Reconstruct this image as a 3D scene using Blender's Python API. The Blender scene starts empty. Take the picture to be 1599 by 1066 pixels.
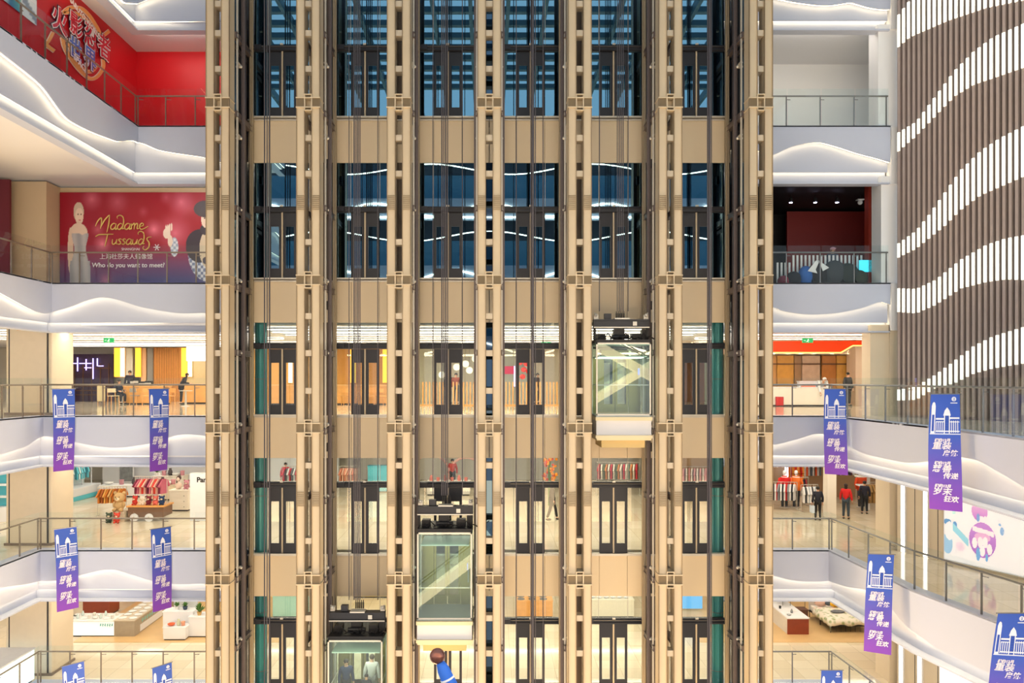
import bpy, bmesh, math, random
from mathutils import Vector, Matrix
random.seed(7)
S = bpy.context.scene
COL = S.collection
F, CX, CY = 1159.0, 764.0, 592.0          # focal length and principal point, in pixels of 1599x1066

# ---------------------------------------------------------------- camera, world, exposure
cam = bpy.data.cameras.new('camera'); camo = bpy.data.objects.new('camera', cam); COL.objects.link(camo)
camo.location = (0, 0, 0); camo.rotation_euler = (math.pi/2, 0, 0)
cam.sensor_width = 36; cam.lens = F/1599*36
cam.shift_x = (799.5-CX)/1599; cam.shift_y = (CY-533)/1599
cam.clip_end = 300
S.camera = camo
S.view_settings.view_transform = 'Standard'; S.view_settings.look = 'None'
S.view_settings.gamma = 1; S.view_settings.exposure = 0.0
S.cycles.use_denoising = True
S.cycles.max_bounces = 7; S.cycles.diffuse_bounces = 3; S.cycles.glossy_bounces = 3
S.cycles.transmission_bounces = 4; S.cycles.transparent_max_bounces = 14
S.cycles.caustics_reflective = False; S.cycles.caustics_refractive = False
S.cycles.sample_clamp_indirect = 4

w = bpy.data.worlds.new('sky'); S.world = w; w.use_nodes = True
nt = w.node_tree; nt.nodes.clear()
out = nt.nodes.new('ShaderNodeOutputWorld'); bg = nt.nodes.new('ShaderNodeBackground')
geo = nt.nodes.new('ShaderNodeTexCoord'); sep = nt.nodes.new('ShaderNodeSeparateXYZ'); rmp = nt.nodes.new('ShaderNodeValToRGB')
mp = nt.nodes.new('ShaderNodeMapRange'); mp.inputs[1].default_value = -1; mp.inputs[2].default_value = 1
nt.links.new(geo.outputs['Generated'], sep.inputs[0]); nt.links.new(sep.outputs[2], mp.inputs[0])
nt.links.new(mp.outputs[0], rmp.inputs[0]); nt.links.new(rmp.outputs[0], bg.inputs[0]); nt.links.new(bg.outputs[0], out.inputs[0])
e = rmp.color_ramp.elements
e[0].position = 0.30; e[0].color = (1.0, .88, .72, 1)
e[1].position = 0.62; e[1].color = (.66, .88, 1.0, 1)
x = rmp.color_ramp.elements.new(0.5); x.color = (.95, .95, .97, 1)
bg.inputs[1].default_value = 1.3
LED_S, CEIL_S = 7.0, 13.0                  # emission of the cove strips and of the ceiling light bands

# warm fill lights added behind the viewer to warm the lower tower
for nm_, z_, e_ in (('rear_warm_fill', -9.5, 2200), ('rear_warm_fill', -4.0, 500)):
    L_ = bpy.data.lights.new(nm_, 'AREA'); L_.shape = 'RECTANGLE'; L_.size = 36; L_.size_y = 3.2; L_.energy = e_; L_.color = (1.0, .66, .32)
    lo_ = bpy.data.objects.new(nm_, L_); COL.objects.link(lo_); lo_.location = (0, -7.5, z_); lo_.rotation_euler = (math.radians(90), 0, 0)

# upward fill added far below, making the tower warmer toward its foot
L_ = bpy.data.lights.new('low_warm_fill', 'AREA'); L_.shape = 'RECTANGLE'; L_.size = 18; L_.size_y = 4; L_.energy = 8500; L_.color = (1.0, .66, .30)
lo_ = bpy.data.objects.new('low_warm_fill', L_); COL.objects.link(lo_); lo_.location = (0, 19.5, -21); lo_.rotation_euler = (math.radians(180), 0, 0)

# ---------------------------------------------------------------- helpers
def lin(h):
    h = h.lstrip('#'); r = []
    for i in (0, 2, 4):
        c = int(h[i:i+2], 16)/255
        r.append(c/12.92 if c <= .04045 else ((c+.055)/1.055)**2.4)
    return (*r, 1)
MATS = {}
def mat(name, col='#ffffff', rough=.5, metal=0.0, emit=0.0, noise=0.0, nscale=4.0, spec=.5, attr=None, bump=0.0, ecol=None):
    if name in MATS: return MATS[name]
    m = bpy.data.materials.new(name); m.use_nodes = True; t = m.node_tree; b = t.nodes['Principled BSDF']
    c = lin(col)
    b.inputs['Base Color'].default_value = c; b.inputs['Roughness'].default_value = rough
    b.inputs['Metallic'].default_value = metal; b.inputs['Specular IOR Level'].default_value = spec
    if emit:
        b.inputs['Emission Color'].default_value = lin(ecol) if ecol else c; b.inputs['Emission Strength'].default_value = emit
    if attr:
        a = t.nodes.new('ShaderNodeAttribute'); a.attribute_name = attr
        t.links.new(a.outputs['Color'], b.inputs['Base Color'])
        if emit: t.links.new(a.outputs['Color'], b.inputs['Emission Color'])
    elif noise or bump:
        tc = t.nodes.new('ShaderNodeTexCoord'); n = t.nodes.new('ShaderNodeTexNoise'); n.inputs['Scale'].default_value = nscale
        n.inputs['Detail'].default_value = 3
        t.links.new(tc.outputs['Object'], n.inputs['Vector'])
        if noise:
            r = t.nodes.new('ShaderNodeValToRGB')
            r.color_ramp.elements[0].color = (*[v*(1-noise) for v in c[:3]], 1)
            r.color_ramp.elements[1].color = (*[min(1, v*(1+noise)) for v in c[:3]], 1)
            t.links.new(n.outputs['Fac'], r.inputs['Fac']); t.links.new(r.outputs[0], b.inputs['Base Color'])
        if bump:
            bn = t.nodes.new('ShaderNodeBump'); bn.inputs['Strength'].default_value = bump
            t.links.new(n.outputs['Fac'], bn.inputs['Height']); t.links.new(bn.outputs[0], b.inputs['Normal'])
    MATS[name] = m; return m
def glass(name, tint='#ffffff', refl=.12, rough=.0, rcol='#ffffff', fres=.25):
    if name in MATS: return MATS[name]
    m = bpy.data.materials.new(name); m.use_nodes = True; t = m.node_tree; t.nodes.clear()
    o = t.nodes.new('ShaderNodeOutputMaterial'); mx = t.nodes.new('ShaderNodeMixShader')
    tr = t.nodes.new('ShaderNodeBsdfTransparent'); gl = t.nodes.new('ShaderNodeBsdfGlossy')
    tr.inputs[0].default_value = lin(tint); gl.inputs['Roughness'].default_value = rough; gl.inputs[0].default_value = lin(rcol)
    lw = t.nodes.new('ShaderNodeLayerWeight'); lw.inputs[0].default_value = .15
    ad = t.nodes.new('ShaderNodeMath'); ad.operation = 'ADD'; ad.use_clamp = True; ad.inputs[1].default_value = refl
    ml = t.nodes.new('ShaderNodeMath'); ml.operation = 'MULTIPLY'; ml.inputs[1].default_value = fres
    t.links.new(lw.outputs['Fresnel'], ml.inputs[0]); t.links.new(ml.outputs[0], ad.inputs[0])
    t.links.new(ad.outputs[0], mx.inputs[0]); t.links.new(tr.outputs[0], mx.inputs[1]); t.links.new(gl.outputs[0], mx.inputs[2])
    t.links.new(mx.outputs[0], o.inputs[0]); MATS[name] = m; return m
def tilemat(name, c1, c2, rough, size=.8, gap='#b8aa90', mort=.006):
    m = mat(name, c1, rough); t = m.node_tree; b = t.nodes['Principled BSDF']
    tc = t.nodes.new('ShaderNodeTexCoord'); br = t.nodes.new('ShaderNodeTexBrick')
    br.inputs['Color1'].default_value = lin(c1); br.inputs['Color2'].default_value = lin(c2); br.inputs['Mortar'].default_value = lin(gap)
    br.inputs['Scale'].default_value = 1; br.inputs['Mortar Size'].default_value = mort
    br.inputs['Brick Width'].default_value = size; br.inputs['Row Height'].default_value = size; br.offset = 0
    t.links.new(tc.outputs['Object'], br.inputs['Vector']); t.links.new(br.outputs[0], b.inputs['Base Color']); return m

class MB:
    def __init__(s): s.v = []; s.f = []
    def add(s, vs, fs):
        n = len(s.v); s.v += [tuple(v) for v in vs]; s.f += [tuple(i+n for i in f) for f in fs]; return s
    def box(s, x0, x1, y0, y1, z0, z1):
        return s.add([(x0,y0,z0),(x1,y0,z0),(x1,y1,z0),(x0,y1,z0),(x0,y0,z1),(x1,y0,z1),(x1,y1,z1),(x0,y1,z1)],
                     [(0,3,2,1),(4,5,6,7),(0,1,5,4),(1,2,6,5),(2,3,7,6),(3,0,4,7)])
    def cb(s, c, d): return s.box(c[0]-d[0]/2, c[0]+d[0]/2, c[1]-d[1]/2, c[1]+d[1]/2, c[2]-d[2]/2, c[2]+d[2]/2)
    def tube(s, pts, r, n=8, cap=True):
        pts = [Vector(p) for p in pts]; rs = r if isinstance(r, (list, tuple)) else [r]*len(pts); vs = []; fs = []
        up = Vector((0,0,1))
        for i, p in enumerate(pts):
            d = (pts[min(i+1, len(pts)-1)]-pts[max(i-1, 0)]).normalized()
            a = d.cross(up) if abs(d.z) < .95 else d.cross(Vector((0,1,0)))
            a.normalize(); b = d.cross(a)
            for k in range(n):
                t = 2*math.pi*k/n; vs.append(p+a*math.cos(t)*rs[i]+b*math.sin(t)*rs[i])
        for i in range(len(pts)-1):
            for k in range(n):
                k2 = (k+1) % n; fs.append((i*n+k, i*n+k2, (i+1)*n+k2, (i+1)*n+k))
        if cap: fs += [tuple(range(n))[::-1], tuple(range((len(pts)-1)*n, len(pts)*n))]
        return s.add(vs, fs)
    def bar(s, a, b, w, h):
        a, b = Vector(a), Vector(b); d = (b-a).normalized()
        u = d.cross(Vector((0,0,1))) if abs(d.z) < .95 else Vector((1,0,0)); u.normalize(); v = d.cross(u)
        vs = [p+u*(i*w/2)+v*(j*h/2) for p in (a, b) for i, j in ((-1,-1),(1,-1),(1,1),(-1,1))]
        return s.add(vs, [(0,1,2,3),(7,6,5,4),(0,4,5,1),(1,5,6,2),(2,6,7,3),(3,7,4,0)])
    def lathe(s, prof, c=(0,0,0), n=16):
        vs = [(c[0]+r*math.cos(2*math.pi*k/n), c[1]+r*math.sin(2*math.pi*k/n), c[2]+z) for r, z in prof for k in range(n)]
        fs = [(i*n+k, i*n+(k+1) % n, (i+1)*n+(k+1) % n, (i+1)*n+k) for i in range(len(prof)-1) for k in range(n)]
        fs += [tuple(range(n))[::-1], tuple(range((len(prof)-1)*n, len(prof)*n))]
        return s.add(vs, fs)
    def ball(s, c, r, n=12, m=8):
        r = r if isinstance(r, (tuple, list)) else (r, r, r)
        vs = [(c[0], c[1], c[2]-r[2])]
        for i in range(1, m):
            t = math.pi*i/m-math.pi/2
            vs += [(c[0]+r[0]*math.cos(t)*math.cos(2*math.pi*k/n), c[1]+r[1]*math.cos(t)*math.sin(2*math.pi*k/n), c[2]+r[2]*math.sin(t)) for k in range(n)]
        vs.append((c[0], c[1], c[2]+r[2])); fs = []
        for k in range(n):
            fs.append((0, 1+(k+1) % n, 1+k)); fs.append((len(vs)-1, 1+(m-2)*n+k, 1+(m-2)*n+(k+1) % n))
        for i in range(m-2):
            for k in range(n): fs.append((1+i*n+k, 1+i*n+(k+1) % n, 1+(i+1)*n+(k+1) % n, 1+(i+1)*n+k))
        return s.add(vs, fs)
    def prism(s, poly, z0, z1, ax='z'):       # poly in plan (ax z) or in x,z (ax y: z0,z1 are y)
        n = len(poly)
        if ax == 'z': vs = [(p[0], p[1], z0) for p in poly]+[(p[0], p[1], z1) for p in poly]
        elif ax == 'y': vs = [(p[0], z0, p[1]) for p in poly]+[(p[0], z1, p[1]) for p in poly]
        else: vs = [(z0, p[0], p[1]) for p in poly]+[(z1, p[0], p[1]) for p in poly]
        return s.add(vs, [tuple(range(n))[::-1], tuple(range(n, 2*n))]+[(i, (i+1) % n, n+(i+1) % n, n+i) for i in range(n)])
    def mesh(s, name, m=None, smooth=False):
        me = bpy.data.meshes.new(name); me.from_pydata(s.v, [], s.f); me.update()
        b = bmesh.new(); b.from_mesh(me); bmesh.ops.recalc_face_normals(b, faces=b.faces); b.to_mesh(me); b.free()
        if m: me.materials.append(m)
        if smooth: me.shade_smooth()
        return me
    def build(s, name, m, parent=None, loc=None, rz=0, smooth=False, bevel=0):
        o = bpy.data.objects.new(name, s.mesh(name, m, smooth)); COL.objects.link(o)
        if parent: o.parent = parent
        if loc: o.location = loc
        if rz: o.rotation_euler[2] = rz
        if bevel:
            md = o.modifiers.new('bevel', 'BEVEL'); md.width = bevel; md.segments = 2; md.limit_method = 'ANGLE'
        return o
def obj(name, me, parent=None, loc=(0,0,0), rot=(0,0,0), sc=None):
    o = bpy.data.objects.new(name, me); COL.objects.link(o); o.parent = parent; o.location = loc; o.rotation_euler = rot
    if sc: o.scale = sc
    return o
def tag(o, label, cat, group=None):
    o['label'] = label; o['category'] = cat
    if group: o['group'] = group
    return o
def thing(name, label, cat, loc=(0,0,0), rz=0, group=None):
    o = bpy.data.objects.new(name, None); COL.objects.link(o); o.location = loc; o.rotation_euler[2] = rz; o.empty_display_size = .2
    return tag(o, label, cat, group)
def struct(o): o['kind'] = 'structure'; return o
def copy_tree(o, parent=None):
    c = o.copy(); COL.objects.link(c); c.parent = parent
    for ch in [k for k in COL.objects if k.parent == o]: copy_tree(ch, c)
    return c
TXT = {}
def text_mesh(body, size, m, extrude=.004, offset=0, shear=0, align='CENTER'):
    k = (body, size, m.name, extrude, offset, shear, align)
    if k in TXT: return TXT[k]
    cu = bpy.data.curves.new('text', 'FONT'); cu.body = body; cu.size = size; cu.extrude = extrude; cu.offset = offset; cu.shear = shear
    cu.align_x = align; cu.align_y = 'CENTER'; cu.resolution_u = 3
    o = bpy.data.objects.new('text', cu); COL.objects.link(o)
    bpy.context.view_layer.update()
    me = bpy.data.meshes.new_from_object(o.evaluated_get(bpy.context.evaluated_depsgraph_get()))
    me.materials.clear(); me.materials.append(m)
    bpy.data.objects.remove(o); bpy.data.curves.remove(cu); TXT[k] = me; return me
def at(u, v, d): return ((u-CX)*d/F, d, (CY-v)*d/F)
def fp(u, v, z):                              # where the sight line through a pixel meets the floor of height z
    d = z*F/(CY-v); return ((u-CX)*d/F, d, z)
def paint(name, P, U, V, nx, ny, fn, m, parent=None):      # a printed panel: grid of coloured cells (u,v in 0..1)
    P, U, V = Vector(P), Vector(U), Vector(V); vs = []; fs = []
    for j in range(ny+1):
        for i in range(nx+1): vs.append(P+U*(i/nx)+V*(j/ny))
    for j in range(ny):
        for i in range(nx): a = j*(nx+1)+i; fs.append((a, a+1, a+nx+2, a+nx+1))
    me = bpy.data.meshes.new(name); me.from_pydata(vs, [], fs); ca = me.color_attributes.new('print', 'FLOAT_COLOR', 'POINT')
    k = 0
    for j in range(ny+1):
        for i in range(nx+1):
            ca.data[k].color = (*fn(i/nx, j/ny), 1); k += 1
    me.materials.append(m); o = bpy.data.objects.new(name, me); COL.objects.link(o); o.parent = parent; return o
def mixc(a, b, t): t = max(0, min(1, t)); return tuple(a[i]*(1-t)+b[i]*t for i in range(3))

# ---------------------------------------------------------------- materials
TAN = mat('bronze_cladding', '#c0b097', .42, .15, noise=.04, nscale=1.2)
TAN2 = mat('spandrel_cladding', '#d8c6aa', .5, .05, noise=.03, nscale=.8)
STEEL = mat('dark_steel', '#665c5d', .45, .35, noise=.12, nscale=6)
CHAR = mat('charcoal_metal', '#2a2b33', .4, .3)
BLACK = mat('black_machine', '#1d1c20', .5, .2, noise=.3, nscale=20)
BRKT = mat('zinc_bracket', '#c9c4bc', .4, .4)
WHITE = mat('white_paint', '#eceef4', .5)
FASC = mat('fascia_white', '#b9c1d8', .42, noise=.015, nscale=.7)
CEIL = mat('ceiling_white', '#e2e3ea', .6)
LED = mat('led_strip', '#fff0cf', .5, emit=LED_S, ecol='#ffe6b4')
CLT = mat('ceiling_light', '#ffffff', .5, emit=CEIL_S, ecol='#fff3df')
MARB = tilemat('floor_marble', '#ece0ca', '#e0d1b6', .07, .8)
RAILM = mat('handrail_bronze', '#86766a', .35, .4)
RAILS = mat('handrail_steel', '#7f7d80', .3, .5)
GLR = glass('railing_glass', '#fafdfd', .012, fres=.10)
GLD = glass('tower_glass_dark', '#7f93b0', .44, rcol='#9ccbe2')
GLC = glass('tower_glass_clear', '#f6faf8', .03, fres=.1)
GLN = glass('infill_glass', '#27404f', .22, rcol='#86a6c6')
GLCAB = glass('cabin_glass', '#eef8f6', .055, fres=.08)
BEIGE = mat('beige_stone', '#dccdb4', .35, noise=.05, nscale=1.5)
CREAM = mat('cream_paint', '#f2ece0', .55)
WOOD = mat('orange_wood', '#e0a45c', .45, noise=.18, nscale=5)
DWOOD = mat('dark_wood', '#5a3a26', .5, noise=.2, nscale=6)
RWOOD = mat('red_wood', '#8a3a24', .4, noise=.15, nscale=6)
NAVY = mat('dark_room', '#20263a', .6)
TEAL = mat('teal_column_glass', '#3f8a92', .2, .2, noise=.15, nscale=.8)
LEAF = mat('leaf_green', '#4d7a35', .6, noise=.3, nscale=12)
SKIN = mat('skin', '#d9a88a', .5); HAIR = mat('dark_hair', '#221a18', .6); SHOE = mat('shoe', '#2a2a2c', .5)
def cm(h, r=.6): return mat('colour_'+h[1:], h, r, noise=.08, nscale=9)

# ---------------------------------------------------------------- levels
LV = {'AA': 14.0, 'A': 8.8, 'B': 3.34, 'C': -1.28, 'D': -5.95, 'E': -10.6}
YF = 25.8                                                        # front edge of the galleries beside the tower
PL = {k: [(-x, 6), (-x, YF), (-8.0, YF)] for k, x in dict(AA=12.2, A=12.2, B=15.2, C=15.5, D=15.6, E=15.6).items()}
PR = {k: [(8.0, YF), (13.95, YF)] for k in ('AA', 'A', 'B')}
PR['C'] = [(8.0, YF), (11.8, YF), (11.8, 20), (11.5, 16.5), (11.1, 13), (10.9, 6)]
PR['D'] = [(8.0, YF), (11.8, YF), (11.9, 21), (12.5, 17.6), (13.2, 13), (13.8, 8)]
PR['E'] = [(8.0, YF), (11.8, YF), (12.0, 21), (12.7, 17.6), (13.3, 13), (13.8, 8)]
SIDE = dict(PL='left', PR='right')
class Path:
    def __init__(s, pts, side):
        s.p = [Vector(p) for p in pts]; s.L = [0]
        for a, b in zip(s.p, s.p[1:]): s.L.append(s.L[-1]+(b-a).length)
        # normals toward the atrium
        s.n = []
        for i in range(len(s.p)):
            ds = []
            if i: ds.append((s.p[i]-s.p[i-1]).normalized())
            if i < len(s.p)-1: ds.append((s.p[i+1]-s.p[i]).normalized())
            ns = [Vector((d.y, -d.x)) for d in ds]                # right-hand side
            n = sum(ns, Vector((0, 0))).normalized(); k = 1/max(.4, n.dot(ns[0])); s.n.append(n*k)
    def pt(s, t, off=0):
        t = max(0, min(s.L[-1], t))
        for i in range(len(s.p)-1):
            if t <= s.L[i+1]+1e-9:
                k = (t-s.L[i])/(s.L[i+1]-s.L[i]); q = s.p[i].lerp(s.p[i+1], k)+s.n[i].lerp(s.n[i+1], k)*off
                return q
    def ang(s, t):
        for i in range(len(s.p)-1):
            if t <= s.L[i+1]+1e-9: d = s.p[i+1]-s.p[i]; return math.atan2(d.y, d.x)
        return 0
    def hit(s, u):
        r = Vector(((u-CX)/F, 1)); best = None
        for i in range(len(s.p)-1):
            a, b = s.p[i], s.p[i+1]; d = b-a; den = r.x*d.y-r.y*d.x
            if abs(den) < 1e-9: continue
            t = (a.x*d.y-a.y*d.x)/den; k = (a.x*r.y-a.y*r.x)/den
            if -.001 <= k <= 1.001 and t > 0 and (best is None or t < best[1]): best = (s.L[i]+k*(s.L[i+1]-s.L[i]), t)
        return best
    def samples(s, step=.14):
        out = set(round(l, 4) for l in s.L); n = int(s.L[-1]/step)
        for i in range(n+1): out.add(round(s.L[-1]*i/n, 4))
        return sorted(out)
def ribbon(mb, P, ts, o1, o2, zl, zh):
    base = len(mb.v); zl = zl if callable(zl) else (lambda t, z=zl: z); zh = zh if callable(zh) else (lambda t, z=zh: z)
    for t in ts:
        a, b = P.pt(t, o1), P.pt(t, o2)
        mb.v += [(a.x, a.y, zl(t)), (b.x, b.y, zl(t)), (b.x, b.y, zh(t)), (a.x, a.y, zh(t))]
    for i in range(len(ts)-1):
        for k in range(4): mb.f.append((base+i*4+k, base+i*4+(k+1) % 4, base+(i+1)*4+(k+1) % 4, base+(i+1)*4+k))
    n = len(ts)-1; mb.f += [(base, base+1, base+2, base+3), (base+n*4+3, base+n*4+2, base+n*4+1, base+n*4)]
def smoothkeys(keys):
    keys = sorted(keys)
    def f(t):
        if t <= keys[0][0]: return keys[0][1]+.25*math.sin((t-keys[0][0])*1.3)
        if t >= keys[-1][0]: return keys[-1][1]+.25*math.sin((t-keys[-1][0])*1.3)
        for i in range(len(keys)-1):
            if t <= keys[i+1][0]:
                x0, y0 = keys[i]; x1, y1 = keys[i+1]
                def sl(j):
                    if j == 0 or j == len(keys)-1: j2 = min(max(j, 1), len(keys)-1); return (keys[j2][1]-keys[j2-1][1])/(keys[j2][0]-keys[j2-1][0])
                    a = (keys[j][1]-keys[j-1][1])/(keys[j][0]-keys[j-1][0]); b = (keys[j+1][1]-keys[j][1])/(keys[j+1][0]-keys[j][0])
                    return 0 if a*b <= 0 else 2*a*b/(a+b)
                h = x1-x0; k = (t-x0)/h
                return y0*(2*k**3-3*k*k+1)+h*sl(i)*(k**3-2*k*k+k)+y1*(3*k*k-2*k**3)+h*sl(i+1)*(k**3-k*k)
    return f
WAVE = {
 ('L','AA'): [(60,-60),(120,-30),(190,2),(216,5),(250,-8),(318,-20)],
 ('L','A'): [(0,80),(60,128),(110,188),(180,219),(216,222),(250,234),(318,245)],
 ('L','B'): [(0,457),(68,489),(100,482),(160,464),(230,481),(290,489),(318,488)],
 ('L','C'): [(0,710),(40,697),(68,681),(110,689),(180,699),(230,693),(290,678),(318,680)],
 ('L','D'): [(0,918),(78,907),(117,900),(172,889),(208,898),(243,908),(279,912),(318,911)],
 ('L','E'): [(0,1150),(78,1125),(172,1135),(318,1120)],
 ('R','AA'): [(1207,-4),(1250,4),(1290,8),(1330,3),(1395,-12)],
 ('R','A'): [(1207,242),(1246,226),(1277,222),(1308,229),(1339,239),(1370,247),(1394,249)],
 ('R','B'): [(1207,479),(1227,486),(1269,491),(1303,489),(1345,481),(1375,470.5),(1394,467)],
 ('R','C'): [(1208,695),(1244,686),(1277,677),(1292,678),(1322,695),(1358,711),(1406,721),(1457,719),(1490,712),(1520,717),(1556,735),(1599,761)],
 ('R','D'): [(1208,899),(1245,907),(1270,908),(1295,907),(1322,916),(1357,923.5),(1389,948),(1410,972),(1450,1003),(1480,1026),(1511,1041),(1551,1055)],
 ('R','E'): [(1208,1125),(1290,1140),(1340,1175)]}
PROF = {'AA': (1.45, 1.8), 'A': (1.55, 1.95), 'B': (1.36, 1.66), 'C': (1.39, 1.72), 'D': (1.40, 1.74), 'E': (1.4, 1.74)}
PATHS = {}
tn = 0
for sd, DD in (('L', PL), ('R', PR)):
    for lv, pts in DD.items():
        P = Path(pts, sd); PATHS[sd, lv] = P; z = LV[lv]; ts = P.samples(); keys = []
        for u, v in WAVE[sd, lv]:
            h = P.hit(u)
            if h: keys.append((h[0], z-(CY-v)*h[1]/F))
        wf = smoothkeys(keys); led, lip = PROF[lv]; tn += 1
        wave = lambda t, z=z, wf=wf, led=led: z-max(.3, min(led-.08, wf(t)))
        m = MB(); ribbon(m, P, ts, 0, -.05, wave, z+.015)                     # wavy front board
        tr = struct(m.build('trim_%d' % tn, FASC))
        m = MB(); ribbon(m, P, ts, -.2, -.245, z-led, z-.2); ribbon(m, P, ts, -.36, -.40, z-lip, z-led+.12)
        ribbon(m, P, ts, -.05, -.40, z-lip-.05, z-lip); ribbon(m, P, ts, -.0, -.40, z-.03, z+.012)
        m.build('recessed_board', FASC, tr)
        m = MB(); ribbon(m, P, ts, -.055, -.115, lambda t, w=wave: w(t)+.015, lambda t, w=wave: w(t)+.035)
        lm_ = LED if lv in ('AA', 'A', 'B') else mat('led_strip_warm', '#fff0cf', .5, emit=9, ecol='#ffe6b4')
        m.build('light_strip', lm_, tr)
        m = MB(); ribbon(m, P, ts, -.25, -.31, z-led+.02, z-led+.04); m.build('light_strip', lm_, tr)

# slabs: one per level, floor on top and ceiling underneath
for lv, z in LV.items():
    o = .4; L = [Path(PL[lv], 'L').pt(l, -o) for l in Path(PL[lv], 'L').L]; R = [Path(PR[lv], 'R').pt(l, -o) for l in Path(PR[lv], 'R').L]
    poly = [(p.x, p.y) for p in L]+[(-8.0, 25.95), (8.0, 25.95)]+[(p.x, p.y) for p in R]
    poly[2:3] = []
    right_end = [(21, 6), (34, 6), (34, 46)] if lv in 'CDE' else [(34, YF+.4), (34, 46)]
    poly = [p for p in poly]+right_end+[(-34, 46), (-34, 6)]
    m = MB(); m.prism(poly, z-.18, z); struct(m.build('floor', MARB)).name = 'floor'
    m = MB(); m.prism(poly, z-1.45, z-.2); struct(m.build('ceiling', CEIL)).name = 'ceiling'

# railings
post = MB(); post.cb((0,0,.53), (.035,.04,1.06)); post.bar((0,0,1.0), (0,.0,1.12), .02, .02); postm = {}
brk = MB(); brk.bar((0,.03,.98), (.16,.05,.98), .02, .02)
def railing(sd, lv, u0, u1, label, metal, s0=None, s1=None, step=1.08):
    P = PATHS[sd, lv]; z = LV[lv]
    if s0 is None: s0 = P.hit(u0)[0]
    if s1 is None: s1 = P.hit(u1)[0]
    c = P.pt((s0+s1)/2); r = thing('glass_railing', label, 'railing', (c.x, c.y, z), 0)
    ts = [t for t in P.samples(.5) if s0 < t < s1]; ts = [s0]+ts+[s1]
    m = MB(); m.tube([(P.pt(t, -.14).x-c.x, P.pt(t, -.14).y-c.y, 1.09) for t in ts], .028, 8); m.build('handrail', metal, r)
    if metal.name not in postm: postm[metal.name] = (post.mesh('post', metal), brk.mesh('bracket', metal))
    pm, bm_ = postm[metal.name]
    stops = [s0]+[l for l in P.L if s0+.2 < l < s1-.2]+[s1]
    for a, b in zip(stops, stops[1:]):
        n = max(1, round((b-a)/step)); st = (b-a)/n
        for i in range(n+1):
            t = a+i*st; sm = lv in 'CDE' and sd == 'R' and a > P.L[1]+.1
            if i == 0 and sm: continue
            q = P.pt(t+(.06 if i == 0 else -.06 if i == n and not (sd == 'R' and lv in 'CDE' and b > P.L[1]+.1) else 0), -.14)
            po = obj('post', pm, r, (q.x-c.x, q.y-c.y, 0), (0,0,P.ang(min(t+.01, b-.01))))
            obj('bracket', bm_, po)
        for i in range(n):
            t0, t1 = a+i*st+.02, a+(i+1)*st-.02; p, q = P.pt(t0, -.07), P.pt(t1, -.07)
            g = MB(); g.bar((p.x-c.x, p.y-c.y, .68), (q.x-c.x, q.y-c.y, .68), .012, 1.28); g.build('glass_panel', GLR, r)
for lv, u0, nm in (('A', 0, 'top left gallery in front of the red walls'), ('B', 0, 'left gallery in front of the wide red poster'),
                   ('C', 0, 'left gallery in front of the cafe'), ('D', 0, 'left gallery in front of the soft toy cart'), ('E', 0, 'lowest left gallery in front of the display counters')):
    P = PATHS['L', lv]; railing('L', lv, None, None, 'glass railing with bronze handrail along the '+nm, RAILM, s0=max(0, P.L[1]-9.5), s1=P.L[-1]-1.2)
for lv, nm in (('A', 'top right gallery, against a plain pale wall'), ('B', 'right gallery in front of the dark red room')):
    P = PATHS['R', lv]; railing('R', lv, None, None, 'glass railing with steel handrail along the '+nm, RAILS, s0=1.2, s1=P.L[-1]-.02)
for lv, nm in (('C', 'right gallery below the slatted wall, curving forward'), ('D', 'right gallery beside the bright billboard'), ('E', 'lowest right gallery in front of the bed')):
    P = PATHS['R', lv]; railing('R', lv, None, None, 'glass railing with steel handrail along the '+nm, RAILS, s0=1.2, s1=P.L[1]+14)

# ---------------------------------------------------------------- outer walls
def wall(name, m, *boxes, parent=None):
    b = MB()
    for q in boxes: b.box(*q)
    return struct(b.build(name, m))
for lv, zc in (('C', 1.9), ('D', -2.73), ('E', -7.4)):
    z = LV[lv]
    wall('wall_back', CREAM, (-34, 34, 44.0, 44.2, z, zc)); wall('wall_left', CREAM, (-34, -33.8, 6, 44, z, zc))
# inner right wall: oblique plane from (14,25.8)
W0 = Vector((14.0, YF-.15)); WD = Vector((.42, -.907)); WN = Vector((-.907, -.42))
def wpt(t, off=0, z=0): q = W0+WD*t+WN*off; return (q.x, q.y, z)
def wbox(mb, t0, t1, o0, o1, z0, z1):
    a = [wpt(t0,o0,z0), wpt(t1,o0,z0), wpt(t1,o1,z0), wpt(t0,o1,z0)]; b = [(p[0],p[1],z1) for p in a]
    mb.add(a+b, [(0,3,2,1),(4,5,6,7),(0,1,5,4),(1,2,6,5),(2,3,7,6),(3,0,4,7)]); return mb
m = MB(); wbox(m, 0, 18, -.4, -.15, -1.28, 16); struct(m.build('wall_right', mat('slat_backing', '#5a4e4c', .7)))
for lv, zc in (('D', -2.73), ('E', -7.4)):
    m = MB(); wbox(m, .0, 18, -.4, -.15, LV[lv], zc); struct(m.build('wall_right', BEIGE))
for z0, z1 in ((LV['D'], -2.73), (LV['E'], -7.4), (LV['C'], 1.9)):
    wall('wall_right', BEIGE, (14.0, 14.7, YF+.15, 26.9, z0, z1)); wall('wall_right', BEIGE, (20.0, 20.2, 26.9, 44, z0, z1)); wall('wall_right', BEIGE, (14.7, 20.0, 26.7, 26.9, z0, z1))

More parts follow.
